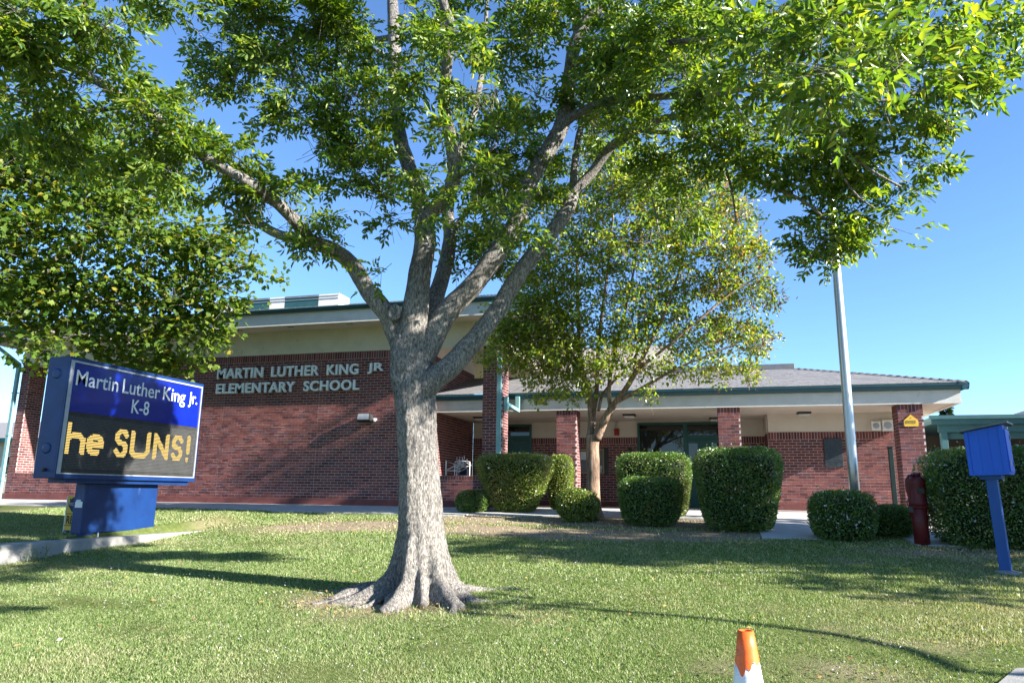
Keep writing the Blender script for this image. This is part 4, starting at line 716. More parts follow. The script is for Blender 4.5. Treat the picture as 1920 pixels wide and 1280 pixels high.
MAPLE_BLOBS=[(-14.43,11.41,7.67,1.41,0.71,0.9),(-12.95,11.81,7.69,1.3,0.71,0.9),(-11.61,12.25,7.36,0.94,0.59,0.8),(-14.01,11.19,6.78,1.25,0.68,1.0),(-12.69,11.55,6.79,1.14,0.68,1.0),(-11.49,11.95,6.47,0.91,0.68,0.9),(-13.39,11.08,5.6,1.21,0.66,1.0),(-12.11,11.43,5.62,1.1,0.66,1.0),(-10.83,11.8,5.52,0.99,0.66,1.0),(-9.89,12.11,5.32,0.77,0.55,1.0),(-9.26,12.35,5.0,0.55,0.4,1.0),(-8.79,12.53,4.77,0.26,0.2,0.8),(-13.43,11.28,4.63,1.1,0.66,1.0),(-12.15,11.63,4.64,1.1,0.66,1.0),(-10.88,12.0,4.55,1.1,0.66,1.0),(-9.87,12.31,4.4,0.72,0.5,1.0),(-9.51,12.47,4.14,0.31,0.29,0.7),(-13.36,11.49,3.77,0.88,0.5,0.9),(-12.35,11.96,3.82,1.01,0.56,1.0),(-11.17,12.31,3.73,0.89,0.56,1.0),(-10.44,12.73,3.67,0.62,0.45,1.0),(-10.13,12.87,3.46,0.32,0.29,0.9),(-11.13,13.08,3.16,0.58,0.33,1.0),(-11.97,12.84,3.17,0.81,0.41,1.0),(-12.59,12.43,3.3,0.57,0.34,0.8),(-12.19,10.91,3.04,0.52,0.29,0.8),(-12.6,10.83,2.85,0.36,0.14,0.5),(-12.25,10.95,2.74,0.26,0.14,0.6),(-14.65,10.67,5.91,1.32,1.1,0.8),(-14.93,10.94,4.29,1.32,0.99,0.8),(-16.65,10.01,6.42,2.21,1.66,0.6),(-16.74,10.45,4.26,2.21,1.32,0.6),(-14.85,11.1,8.59,2.94,1.18,0.5),(-17.09,9.42,8.58,2.76,1.32,0.4)]
MAPLE={'b1':[(-18.796,13.2,3.897,0.399),(-16.812,13.4,4.699,0.237),(-16.017,13.6,5.485,0.159),(-15.357,13.8,6.195,0.121),(-14.492,14.0,6.758,0.081),(-13.598,14.2,7.18,0.047)],'b2':[(-19.066,13.0,6.22,0.271),(-16.997,13.2,6.826,0.147),(-15.749,13.4,7.07,0.107),(-14.35,13.6,7.298,0.066),(-13.475,13.8,7.716,0.04)],'b3':[(-16.017,13.6,5.485,0.106),(-14.653,13.8,4.907,0.085),(-13.238,14.0,4.743,0.065),(-12.044,14.2,4.858,0.045),(-10.893,14.4,5.239,0.026)],'b4':[(-18.796,13.2,3.897,0.239),(-17.32,13.4,3.874,0.158),(-15.92,13.6,4.054,0.091),(-14.711,14.0,4.017,0.059),(-13.305,14.4,3.771,0.039)]}
CRAPE_BLOBS=[(-3.64,14.94,3.6,0.92,0.69,0.9),(-3.96,14.35,3.95,0.56,0.56,0.8),(-4.33,14.85,3.14,0.58,0.35,0.7),(-3.07,15.04,2.89,0.8,0.51,0.9),(-3.48,14.8,2.47,0.45,0.28,0.6),(-2.58,14.87,2.35,0.44,0.2,0.5),(-3.07,14.5,4.4,0.9,0.68,1.0),(-3.32,13.62,4.74,0.75,0.54,1.0),(-2.34,13.62,5.0,0.95,0.64,1.0),(-2.41,13.42,5.83,0.85,0.64,1.0),(-1.67,13.51,6.36,0.85,0.53,1.0),(-1.96,13.32,6.88,0.74,0.42,0.8),(-1.14,13.55,6.89,0.64,0.42,0.9),(-0.84,13.39,6.0,0.93,0.62,1.0),(-1.17,13.4,5.06,1.02,0.61,1.0),(-1.48,14.23,4.24,1.07,0.64,1.0),(-1.88,14.71,3.48,0.99,0.55,1.0),(-2.19,14.54,2.9,0.65,0.38,0.9),(-0.27,13.7,5.3,0.82,0.62,1.0),(0.25,13.91,6.0,0.63,0.52,0.9),(-0.13,13.89,6.59,0.64,0.42,0.8),(-0.22,14.51,4.57,0.97,0.54,1.0),(0.61,14.11,5.05,0.62,0.52,1.0),(0.82,15.02,4.53,0.65,0.49,1.0),(1.24,15.28,4.35,0.38,0.24,0.8),(-0.48,14.95,3.69,0.99,0.49,1.0),(0.47,15.31,3.72,0.77,0.5,1.0),(1.0,15.6,3.53,0.5,0.33,0.9),(-0.82,14.81,2.9,0.87,0.32,0.9),(0.12,15.17,2.93,0.65,0.33,0.8),(0.7,15.56,2.86,0.33,0.28,0.8),(-1.24,14.6,2.34,0.32,0.19,0.4),(0.66,14.26,5.87,0.48,0.42,0.8),(1.02,14.44,5.01,0.37,0.37,0.8),(-3.32,14.1,3.97,0.55,0.44,1.0),(-3.9,14.16,3.45,0.5,0.44,0.9),(-3.03,14.3,3.44,0.55,0.44,1.0),(-3.47,14.27,3.01,0.55,0.33,0.8),(-4.21,14.01,3.77,0.33,0.33,0.7),(-2.78,14.17,3.85,0.54,0.54,0.9)]
CRAPE={'T':[(-2.403,15.4,-0.119,0.194),(-2.434,15.4,0.118,0.152),(-2.442,15.4,0.445,0.14),(-2.437,15.4,0.885,0.132),(-2.443,15.4,1.331,0.129),(-2.429,15.4,1.611,0.142)],'S1':[(-2.484,15.45,1.503,0.095),(-2.465,15.5,1.905,0.087),(-2.492,15.55,2.256,0.079),(-2.573,15.503,2.718,0.062),(-2.681,15.462,3.008,0.053),(-2.706,15.36,3.643,0.049),(-2.703,15.24,4.335,0.04),(-2.686,15.047,5.25,0.031),(-2.669,14.853,6.165,0.022)],'S2':[(-2.354,15.35,1.528,0.103),(-2.207,15.3,1.826,0.094),(-2.02,15.2,2.116,0.081),(-1.77,15.027,2.403,0.059),(-1.486,14.798,2.751,0.05),(-1.223,14.633,3.21,0.041),(-0.872,14.413,3.808,0.032),(-0.523,14.22,4.617,0.024),(-0.286,14.063,5.324,0.016)],'S3':[(-2.44,15.5,2.019,0.057),(-2.37,15.527,2.482,0.053),(-2.334,15.48,2.941,0.044),(-2.291,15.397,3.514,0.04),(-2.165,15.24,4.305,0.035),(-2.008,15.047,5.201,0.026),(-1.84,14.78,6.307,0.017)],'S4':[(-2.02,15.2,2.116,0.047),(-2.049,15.208,2.49,0.043),(-2.005,15.18,2.883,0.039),(-1.872,15.097,3.438,0.034),(-1.677,14.977,4.096,0.03),(-1.408,14.747,5.065,0.021),(-1.203,14.553,5.922,0.017)],'S5':[(-1.839,15.121,2.283,0.042),(-1.488,14.958,2.443,0.038),(-1.087,14.735,2.621,0.033),(-0.597,14.543,2.845,0.024),(0.026,14.452,3.074,0.02),(0.636,14.46,3.316,0.012)],'S6':[(-2.554,15.522,2.661,0.04),(-2.795,15.443,3.068,0.035),(-3.141,15.397,3.549,0.031),(-3.624,15.387,3.931,0.023),(-4.134,15.46,3.724,0.014)],'S7':[(-2.678,15.443,3.064,0.04),(-3.014,15.36,3.656,0.036),(-3.168,15.24,4.36,0.031),(-3.324,15.12,5.071,0.022),(-3.42,15.0,5.784,0.014)],'S8':[(-1.348,14.743,2.904,0.033),(-0.789,14.497,3.276,0.028),(-0.148,14.413,3.771,0.024),(0.483,14.43,4.282,0.02),(0.997,14.42,4.573,0.012)],'S9':[(-2.309,15.4,2.121,0.039),(-2.231,15.527,2.479,0.035),(-2.01,15.635,2.78,0.031),(-1.542,15.67,3.3,0.026),(-1.035,15.467,4.537,0.022),(-0.748,15.127,5.853,0.013)]}
# ------------------------------------------------------------------ trees
def smooth_path(pts, step):
    P = [np.array(p, float) for p in pts]; P = [2*P[0]-P[1]]+P+[2*P[-1]-P[-2]]; out = []
    for i in range(1, len(P)-2):
        a, b, c, d = P[i-1], P[i], P[i+1], P[i+2]; L_ = np.linalg.norm((c-b)[:3]); n = max(1, int(L_/step))
        for k in range(n):
            t = k/n; out.append(.5*((2*b)+(-a+c)*t+(2*a-5*b+4*c-d)*t*t+(-a+3*b-3*c+d)*t**3))
    out.append(P[-2]); return out
def limb(mb, pts, step=.05, rough=.07, nmin=7, nmax=30, flare=None, freq=7.0, fine=0):
    path = smooth_path(pts, step); vs = []; fs = []; R0 = max(p[3] for p in path)
    n = int(max(nmin, min(nmax, R0*(420 if fine else 150)))); x = None
    for i, p in enumerate(path):
        c = Vector(p[:3]); t = Vector(path[min(i+1, len(path)-1)][:3])-Vector(path[max(i-1, 0)][:3]); t.normalize()
        x = t.orthogonal().normalized() if x is None else (x-t*x.dot(t)).normalized(); y = t.cross(x)
        for k in range(n):
            a = 2*math.pi*k/n; d = x*math.cos(a)+y*math.sin(a); r = max(.003, p[3])
            if flare: r = flare(c, d, r)
            q = c+d*r
            r *= 1+rough*(noise.noise(Vector((q.x*freq, q.y*freq, q.z*freq*.35)))+.5*noise.noise(Vector((q.x*freq*3, q.y*freq*3, q.z*freq)))) 
            if fine: r += fine*(abs(noise.noise(Vector((q.x*26, q.y*26, q.z*6))))*-1.6+.4+.5*noise.noise(Vector((q.x*60, q.y*60, q.z*22))))
            vs.append(c+d*r)
    m = len(path)
    for i in range(m-1):
        for k in range(n): fs.append((i*n+k, i*n+(k+1)%n, (i+1)*n+(k+1)%n, (i+1)*n+k))
    fs += [tuple(range(n))[::-1], tuple(range((m-1)*n, m*n))]
    mb.add(vs, fs)
def unit_(v): return v/np.maximum(1e-9, np.linalg.norm(v, axis=-1, keepdims=True))
SHAPES = {
 'lance': (np.array([(0,0,0),(.32,.5,.10),(.70,.36,.06),(1,0,-.10),(.70,-.36,.06),(.32,-.5,.10)]), np.array([(0,3,2,1),(0,5,4,3)])),
 'oval':  (np.array([(0,0,0),(.5,.5,.12),(1,0,-.05),(.5,-.5,.12)]), np.array([(0,2,1),(0,3,2)])),
 'lobed': (np.array([(0,0,0),(.10,.42,0),(.40,.32,.05),(.52,.52,-.03),(.66,.20,.05),(1,0,-.08),(.66,-.20,.05),(.52,-.52,-.03),(.40,-.32,.05),(.10,-.42,0)]), np.array([(0,5,4,3),(0,3,2,1),(0,7,6,5),(0,9,8,7)])),
}
def leaf_object(name, P, ax, nr, ln, wd, shape, mat, parent, extra=None, kind=None):
    T, Fs = SHAPES[shape]; n = len(P); ax = unit_(ax); nr = unit_(nr-ax*np.sum(nr*ax, 1, keepdims=True)); sd = np.cross(nr, ax)
    V = P[:,None,:]+ax[:,None,:]*(T[None,:,0,None]*ln[:,None,None])+sd[:,None,:]*(T[None,:,1,None]*wd[:,None,None])+nr[:,None,:]*(T[None,:,2,None]*ln[:,None,None])
    m = len(T); F_ = (Fs[None]+(np.arange(n)*m)[:,None,None]).reshape(-1, Fs.shape[1])
    me = npmesh(name, V.reshape(-1,3), F_, Fs.shape[1])
    if extra is not None:
        a = me.attributes.new('dry', 'FLOAT', 'POINT'); a.data.foreach_set('value', np.repeat(extra, m).astype(np.float32))
    return link(name, me, mat, parent, False, kind=kind)
def blob_points(blobs, per_m2, clump_r, r_, clump_n=16):
    out = []; outd = []
    for (x, y, z, rx, rz, dn) in blobs:
        ry = (rx+rz)*.55; n = max(4, int(per_m2*dn*math.pi*rx*rz)); nc = max(2, int(n/clump_n))
        d = unit_(r_.normal(size=(nc,3))); rad = r_.random((nc,1))**.45; cc = d*rad*np.array([rx,ry,rz])
        k = r_.integers(0, nc, n); off = r_.normal(size=(n,3))*clump_r*np.array([1,1,.6])
        p = cc[k]+off; out.append(p+np.array([x,y,z])); outd.append(unit_(p/np.array([rx,ry,rz])+r_.normal(size=(n,3))*.5))
    return np.concatenate(out), np.concatenate(outd)
def compound(P, D, r_, leaflets=7, length=.20, ll=.086, lw=.034, droop=.55):
    """pinnate leaves: rachis from P along D, leaflets in pairs"""
    n = len(P); D = D.copy(); D[:,2] = D[:,2]*.4-droop*r_.random(n)**1.2+.12; D = unit_(D)
    up = np.tile([.25,-.1,1.], (n,1))+r_.normal(size=(n,3))*.75; s = unit_(np.cross(D, up)); nn = unit_(np.cross(s, D))
    Ls = []; sc = r_.uniform(.75, 1.2, n)
    for k in range(leaflets):
        t = 1.0 if k == leaflets-1 else .28+.62*(k//2)/max(1, (leaflets-2)//2); sg_ = 0 if k == leaflets-1 else (1 if k % 2 else -1)
        base = P+D*(t*length*sc)[:,None]; base[:,2] -= .05*t*t*length
        a = D*(1.0 if sg_ == 0 else .62)+s*sg_*.85+r_.normal(size=(n,3))*.16; a[:,2] -= .22*r_.random(n)
        nr = nn+r_.normal(size=(n,3))*.45
        Ls.append((base, a, nr, ll*sc*r_.uniform(.7,1.2,n), lw*sc*r_.uniform(.85,1.2,n)))
    return [np.concatenate([l[i] for l in Ls]) for i in range(5)]
def twigs(name, P, D, r_, L_, mat, parent, frac=.5, rad=.0035):
    k = r_.random(len(P)) < frac; P = P[k]; D = D[k]; n = len(P); a = P+D*.03; b = P-unit_(D+r_.normal(size=D.shape)*.3)*L_*r_.uniform(.6,1.4,(n,1))-np.array([0,0,.05])
    s = unit_(np.cross(D, r_.normal(size=D.shape)))*rad; u = unit_(np.cross(s, D))*rad
    V = np.stack([a+s*.5, a-s*.5+u*.3, a-u*.5, b+s, b-s+u*.6, b-u], 1).reshape(-1,3); o_ = (np.arange(n)*6)[:,None,None]
    F_ = (np.array([(0,1,4,3),(1,2,5,4),(2,0,3,5)])[None]+o_).reshape(-1,4); link(name, npmesh(name, V, F_, 4), mat, parent)

# --- the big shade tree
ash = thing('shade_tree', (-3.25, 8.04, -.76), 'big leafy shade tree with flared pale grey trunk in the front lawn', 'tree')
mb = MB(); zg = -.78
lobes = [(180,.55,13),(211,.60,12),(262,.42,12),(292,.20,10),(322,.44,12),(350,.36,12),(35,.3,14),(90,.35,18),(135,.35,18)]
def flare(c, d, r):
    th = math.degrees(math.atan2(d.y, d.x)) % 360; h = max(0, c.z-zg)
    s = .03*math.exp(-h/.5)
    for a, am, w_ in lobes:
        dd = abs((th-a+180) % 360-180); s += am*(math.exp(-h/.15)*1.0+.34*math.exp(-h/.42))*math.exp(-(dd/w_)**2)
    s += .012*math.sin(math.radians(th*3+c.z*40))
    return r+s
limb(mb, [(-3.22,8.04,-.95,.25),(-3.24,8.04,-.5,.25),(-3.281,8.04,.053,.238),(-3.34,8.04,.697,.226),(-3.409,8.04,1.364,.238),(-3.47,8.04,1.75,.250),(-3.53,8.04,2.064,.215),(-3.54,8.04,2.25,.17)], .017, .05, nmax=108, flare=flare, freq=9, fine=.010)
for (a, L_, r0, z1) in ((180,1.15,.10,-.80),(196,.8,.06,-.8),(211,1.1,.12,-.85),(226,.8,.06,-.84),(262,.62,.10,-.86),(322,.85,.09,-.84),(350,.9,.065,-.84),(25,1.15,.06,-.66),(80,.9,.07,-.7)):
    pts = []; aa = math.radians(a)
    for k in range(6):
        t = k/5; rr = .34+L_*t*.8; a2 = aa+.22*math.sin(3*t+a); x, y = -3.25+rr*math.cos(a2), 8.04+rr*math.sin(a2)*.9
        pts.append((x, y, g1(x, y)+.05*(1-t)-.03*t-.012+.018*math.sin(9*t+a), r0*(1-.62*t)))
    limb(mb, pts, .05, .22, freq=9, nmax=14, nmin=9)
for k, pts in HERO.items(): limb(mb, pts, .045 if pts[0][3] > .08 else .08, .075, freq=9, nmin=6)
# healed pruning stub by the first fork
mb.lathe([(.075,-.02),(.08,.0),(.078,.025),(.055,.035),(.04,.012),(.0,.008)], (0,0,0), 18, Matrix.Translation((-3.62,7.80,2.50)) @ Matrix.Rotation(math.radians(78), 4, 'X') @ Matrix.Scale(1.35, 4, (0,1,0)))
mb.build('trunk', M['bark'], ash, True)
r_ = np.random.default_rng(21)
P, D = blob_points(HERO_BLOBS+[(-2.6,9.7,5.1,.8,.5,.9),(-1.2,9.5,5.8,.8,.5,.9),(.3,9.2,6.4,.8,.5,.8)], 320, .075, r_)
lp = compound(P, D, r_); cr_ = leaf_object('crown', *lp, 'lance', M['ashleaf'], ash)
twigs('twigs', P, D, r_, .28, M['bark'], ash, .35)
# --- pale-barked maple at the left
mp = thing('maple_tree', (-17.0, 10.5, -.4), 'broad-leaved tree overhanging the blue marquee sign at the left', 'tree')
mb = MB(); limb(mb, [(-17.0,10.5,-.6,.34),(-16.95,10.6,.4,.27),(-16.8,10.8,1.6,.24),(-16.4,10.9,3.0,.22),(-15.9,10.9,4.2,.16),(-15.5,10.8,6.0,.11),(-15.3,10.8,8.0,.05)], .12, .06, nmax=22)
for k, pts in MAPLE.items():
    first = pts[0]; start = (-16.6, 10.85, max(1.6, min(4.0, first[2]-.5)), first[3]*1.15)
    limb(mb, [start]+pts if k != 'b3' else pts, .12, .06, nmax=14)
mb.build('trunk', M['maplebark'], mp, True)
P, D = blob_points(MAPLE_BLOBS, 420, .20, r_); n = len(P)
ax = D.copy(); ax[:,2] = ax[:,2]*.4-.5*r_.random(n); nr = np.tile([.4,-.25,.8], (n,1))+r_.normal(size=(n,3))*.7
s_ = r_.uniform(.08, .16, n); leaf_object('crown', P, ax, nr, s_, s_*.98, 'lobed', M['mapleleaf'], mp); twigs('twigs', P, D, r_, .35, M['bark'], mp, .06, .005)
# --- crape myrtle by the porch
cm = thing('crape_myrtle', (-2.45, 15.7, -.1), 'smooth tan multi-stemmed tree with yellowing leaves in front of the porch', 'tree')
mb = MB()
for k, pts in CRAPE.items(): limb(mb, pts, .06, .10, nmin=7, nmax=20, freq=6)
mb.build('trunk', M['crapebark'], cm, True)
P, D = blob_points(CRAPE_BLOBS, 1180, .10, r_, 22); n = len(P)
ax = D+r_.normal(size=(n,3))*.6; nr = np.tile([.4,-.3,.8], (n,1))+r_.normal(size=(n,3))*.7; s_ = r_.uniform(.055, .105, n)
k2 = np.clip(sstep(-.9, 2.6, P[:,0]+.28*(P[:,2]-3.2))*.30+.7*np.clip(fbm(P[:,0]*1.1+4, P[:,2]*1.1+P[:,1], 3)-.62,0,1), 0, .6); pick_ = r_.random(n) < k2
for nm, k in (('crown', ~pick_), ('autumn_crown', pick_)): leaf_object(nm, P[k], ax[k], nr[k], s_[k], s_[k]*.62, 'oval', M['crapeleaf' if nm == 'crown' else 'crapeautumn'], cm)
kk = r_.random(n) < .12; twigs('twigs', P[kk], D[kk], r_, .35, M['crapebark'], cm, 1, .004)
# --- street tree out of frame to the right, whose shade falls across the lawn
st = thing('street_tree', (13.5, 9.2, -.7), 'round-crowned street tree beyond the right edge that shades the lawn', 'tree')
mb = MB(); limb(mb, [(13.5,9.2,-.9,.26),(13.5,9.2,.5,.2),(13.45,9.2,2.2,.17),(13.3,9.3,4.0,.12),(13.2,9.3,6.2,.06)], .15, .06)
for a in range(7):
    t = a*.9; limb(mb, [(13.45,9.2,2.2+.2*a,.09),(13.45+math.cos(t)*.9,9.2+math.sin(t)*.9,3.2+.3*a,.06),(13.45+math.cos(t)*1.9,9.2+math.sin(t)*1.9,4.0+.35*a,.02)], .15, .06)
LB = [(13.45,9.2,2.3,.09),(11.2,6.9,2.15,.06),(9.08,5.27,2.27,.05),(8.89,5.75,2.5,.05),(8.7,6.05,2.8,.048),(8.35,6.2,3.1,.045),(7.98,6.17,3.42,.04),(7.6,6.14,3.65,.03)]
limb(mb, LB, .15, .06); mb.build('trunk', M['bark'], st, True)
tb = []
rs = random.Random(9)
for k in range(38):
    a = rs.random()*6.28; q = rs.random()**.6; tb.append((13.4+2.3*q*math.cos(a), 10.1+2.6*q*math.sin(a), 5.0+rs.uniform(-2.0,2.6), .85, .65, 1))
tb += [(7.65,6.15,3.66,.34,.16,1.6),(8.0,6.17,3.44,.25,.08,1.2)]+[(13.4+rs.uniform(-1,1), 12.2+rs.uniform(-.7,.8), 4.4+.3*k, .8, .5, 1) for k in range(8)]
P, D = blob_points(tb, 115, .2, r_); n = len(P); ax = D.copy(); ax[:,2] -= .4; s_ = r_.uniform(.14,.24,n)
leaf_object('crown', P, ax, np.tile([0,0,1.], (n,1))+r_.normal(size=(n,3))*.6, s_, s_*.8, 'lobed', M['mapleleaf'], st)
t2_ = thing('street_tree', (9.4, 14.5, -.2), 'slender high-crowned tree just beyond the right edge of the view', 'tree')
mb = MB(); limb(mb, [(9.4,14.5,-.4,.14),(9.4,14.5,3,.10),(9.45,14.45,7,.07),(9.4,14.4,10.1,.03)], .3, .06)
tb = []
for k in range(80):
    a = rs.random()*6.28; q = rs.random()**.6; c_ = (9.4+1.6*q*math.cos(a), 14.35+.85*q*math.sin(a), 9.1+rs.uniform(-1.25,1.2)); tb.append((*c_, .21, .16, .9)); z0_ = max(6.0, c_[2]-.9)
    limb(mb, [(9.43,14.46,z0_,.025),((9.43+c_[0])/2,(14.46+c_[1])/2,(z0_+c_[2])/2+.1,.016),(*c_,.006)], .2, .05, nmin=5)
mb.build('trunk', M['bark'], t2_, True)
P, D = blob_points(tb, 620, .07, r_); n = len(P); ax = D.copy(); ax[:,2] -= .4; s_ = r_.uniform(.09,.16,n)
leaf_object('crown', P, ax, np.tile([0,0,1.], (n,1))+r_.normal(size=(n,3))*.6, s_, s_*.6, 'oval', M['mapleleaf'], t2_)
# --- far conifers
def conifer(name, x, y, h, w_, label):
    t = thing(name, (x, y, 0), label, 'tree', 'conifers on the skyline')
    mb = MB(); limb(mb, [(x,y,-.2,h*.02),(x,y,h*.5,h*.012),(x,y,h*.98,h*.003)], h*.1, .02); mb.build('trunk', M['bark'], t, True)
    n = 2600; u = r_.random(n)**.75; z = h*(.12+.88*u); rad = w_*(1-u)**.8*(.35+.65*r_.random(n))*(1+.3*np.sin(z*5)); a = r_.random(n)*6.283
    P = np.stack([x+rad*np.cos(a), y+rad*np.sin(a), z], 1); ax = np.stack([np.cos(a), np.sin(a), -.35+.3*r_.random(n)], 1)
    s_ = r_.uniform(.03,.06,n)*h; leaf_object('crown', P, ax, np.tile([0,0,1.], (n,1))+r_.normal(size=(n,3))*.4, s_, s_*.45, 'oval', M['conifer'], t)
conifer('conifer', -41.5, 30.0, 6.4, 1.7, 'dark conifer behind the grey-roofed house at the left edge')
conifer('conifer', 18.8, 67.2, 8.3, 1.5, 'tiny conifer top above the teal covered walkway')
# ------------------------------------------------------------------ clipped shrubs
def shrub(name, cx, cy, w_, d_, ztop, label, mat='shrubleaf', taper=.0, pw=4.0, dens=2600, leaf=.042, flowers=0, seed=1, lean=0, group='clipped shrubs in front of the porch'):
    rr = np.random.default_rng(seed); zb = g1(cx, cy)-.03; h = ztop-zb; t = thing(name, (cx, cy, zb), label, 'shrub', group)
    def surface(n):
        q = unit_(rr.normal(size=(n,3))); e = 2/pw; s = np.sign(q)*np.abs(q)**e
        k = 1/np.maximum(1e-6, (np.abs(q[:,0])**pw+np.abs(q[:,1])**pw+np.abs(q[:,2])**pw)**(1/pw)); p = q*k[:,None]
        nn = np.sign(p)*np.abs(p)**(pw-1); return p, unit_(nn)
    def place(p, sc=1.0):
        zz = (p[:,2]*sc+1)/2; tp = 1-taper*(1-np.clip(zz*1.25, 0, 1))**1.1
        X = cx+p[:,0]*sc*w_/2*tp+lean*(zz-.5); Y = cy+p[:,1]*sc*d_/2*tp; Z = zb+zz*h
        b = 1+.10*(fbm(X*2.6+seed*7+Z, Y*2.6+Z*2.1, 3)-.5)*2
        return np.stack([cx+(X-cx)*b, cy+(Y-cy)*b, Z+(b-1)*h*.3*(zz > .5)], 1)
    area = 2*h*(w_+d_)+w_*d_; n = int(area*dens); p, nn = surface(n); dep = 1-.16*rr.random(n)**1.6; P = place(p*dep[:,None])
    k = P[:,2] > zb+.02
    P = P[k]; nn = nn[k]; n = len(P); ax = unit_(nn*.55+rr.normal(size=(n,3))*.75+np.array([0,0,.3])); nr = nn*.8+rr.normal(size=(n,3))*.6+np.array([0,0,.4])
    s_ = rr.uniform(.65, 1.25, n)*leaf; dr = np.clip((fbm(P[:,0]*3.1+seed, P[:,2]*3.1+P[:,1]*2.3, 3)-.56)*3.0, 0, .85)*(rr.random(n) < .7); leaf_object('foliage', P, ax, nr, s_, s_*.58, 'oval', M[mat], t, dr)
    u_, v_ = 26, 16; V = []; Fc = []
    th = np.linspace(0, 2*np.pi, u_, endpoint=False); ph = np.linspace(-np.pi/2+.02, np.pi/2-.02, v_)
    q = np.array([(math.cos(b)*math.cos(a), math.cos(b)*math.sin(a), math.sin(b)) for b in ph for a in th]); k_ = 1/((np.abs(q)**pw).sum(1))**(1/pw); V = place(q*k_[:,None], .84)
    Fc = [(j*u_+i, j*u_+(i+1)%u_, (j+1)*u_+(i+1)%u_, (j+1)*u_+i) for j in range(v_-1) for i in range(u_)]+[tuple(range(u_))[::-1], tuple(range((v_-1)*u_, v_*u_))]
    mb = MB(); mb.add(V, Fc); mb.build('dark_core', M['shrubcore'], t, True)  # solid near-black core, its colour standing in for shade behind the leaves
    if taper > .2:
        mb = MB()
        for k in range(7): a = k*.9; mb.tube([(cx+.1*math.cos(a), cy+.1*math.sin(a), zb-.05), (cx+.28*math.cos(a), cy+.28*math.sin(a), zb+.45)], .014, 6)
        mb.build('stems', M['bark'], t)
    if flowers:
        p, nn = surface(flowers*3); kp = (p[:,2] > -.5); p = p[kp][:flowers]; nn = nn[kp][:flowers]; P = place(p*1.0)+nn*.015
        s_ = rr.uniform(.016, .034, len(P)); leaf_object('blossoms', np.repeat(P,3,0), unit_(rr.normal(size=(3*len(P),3))+np.repeat(nn,3,0)*.4), np.repeat(nn,3,0)+rr.normal(size=(3*len(P),3))*.4, np.repeat(s_,3), np.repeat(s_,3)*.8, 'oval', M['flower'], t)
    # stray shoots
    m_ = max(4, int(area*3)); p, nn = surface(m_*4); kp = p[:,2] > .55; p = p[kp][:m_]; Q = place(p)
    sh = []
    for c in Q: 
        L_ = rr.uniform(.03,.11); k = 5; tt = np.linspace(0,1,k)[:,None]; sh.append(c+tt*np.array([rr.normal()*.03, rr.normal()*.03, L_]))
    sh = np.concatenate(sh); n = len(sh); s_ = rr.uniform(.025,.045,n); leaf_object('sprays', sh, rr.normal(size=(n,3))+np.array([0,0,.4]), rr.normal(size=(n,3))+np.array([0,0,.6]), s_, s_*.6, 'oval', M[mat], t)
    return t
shrub('trimmed_shrub', .43, 14.35, 1.56, 1.45, 1.24, 'largest boxy dark green shrub, in front of the middle brick pillar', flowers=90, seed=2, taper=.22, pw=5.5)
shrub('trimmed_shrub', -1.22, 16.1, 1.60, 1.1, 1.25, 'boxy lit-topped shrub standing behind the lower rounded one before the entrance', seed=3, taper=.2, pw=6)
shrub('trimmed_shrub', -1.20, 14.75, 1.22, 1.1, .715, 'lower rounded green shrub in front of the taller boxy one', seed=4, taper=.15, pw=4.0, flowers=16)
shrub('trimmed_shrub', -4.42, 16.5, 1.75, 1.25, 1.265, 'bright yellow-green boxy shrub narrowing to its base, beside the tall pillar', 'shrublight', seed=5, taper=.5, pw=5.5, flowers=70)
shrub('trimmed_shrub', -3.52, 17.25, .62, .7, 1.25, 'narrow shrub end tucked between the yellow-green shrub and a brick pillar', 'shrublight', seed=6, taper=.3)
shrub('trimmed_shrub', -5.36, 16.25, .78, .7, .43, 'small dark round shrub at the foot of the low porch wall', seed=7, pw=2.6)
shrub('trimmed_shrub', -2.70, 15.05, .86, .85, .485, 'small round shrub at the foot of the tan multi-stemmed tree', 'shrublight', seed=8, pw=2.3, flowers=10)
shrub('trimmed_shrub', 2.04, 13.45, 1.0, .95, .475, 'dome-topped green shrub in front of the flagpole', seed=9, pw=3.6, flowers=60)
shrub('trimmed_shrub', 2.88, 14.0, .78, .8, .25, 'low dark shrub between the flagpole and the red standpipe', seed=10, pw=2.8)
shrub('trimmed_shrub', 4.45, 13.1, 2.45, 1.3, 1.17, 'long tall hedge flecked with pale blossom behind the blue box', seed=11, pw=6, flowers=260, taper=.15)
# ------------------------------------------------------------------ grass, clover and litter
def scatter(n, y0, y1, x0=-16, x1=7):
    X = r_.uniform(x0, x1, n); Y = r_.uniform(y0, y1, n); return X, Y
def grass_ok(X, Y):
    d = X*fw.x/math.cos(PITCH)+Y*fw.y/math.cos(PITCH); s = X*rt.x+Y*rt.y
    ok = (np.abs(s) < .84*d+.6) & (d > 4.2)
    ok &= ~((X < -5.3)&(Y > 15.4)); ok &= ~((X >= -5.3)&(Y > 15.7)); ok &= ~((X > .72)&(X < 1.75)&(Y > 13.28)); ok &= ~((X > 1.7)&(Y > 14.55)); ok &= ~((X > 2.98)&(Y > 12.93))
    ok &= ~((X > -10.26)&(X < -9.89)&(Y < 13.12))
    lx = (X-1.93)*math.cos(math.radians(29.4))-(Y-6.31)*math.sin(math.radians(29.4)); ok &= ~((lx > 0)&(Y < 8.0)&(X > 1.2))
    ok &= ((X+3.25)**2+((Y-8.04)/.9)**2 > .16)
    return ok, d
GP = []; 
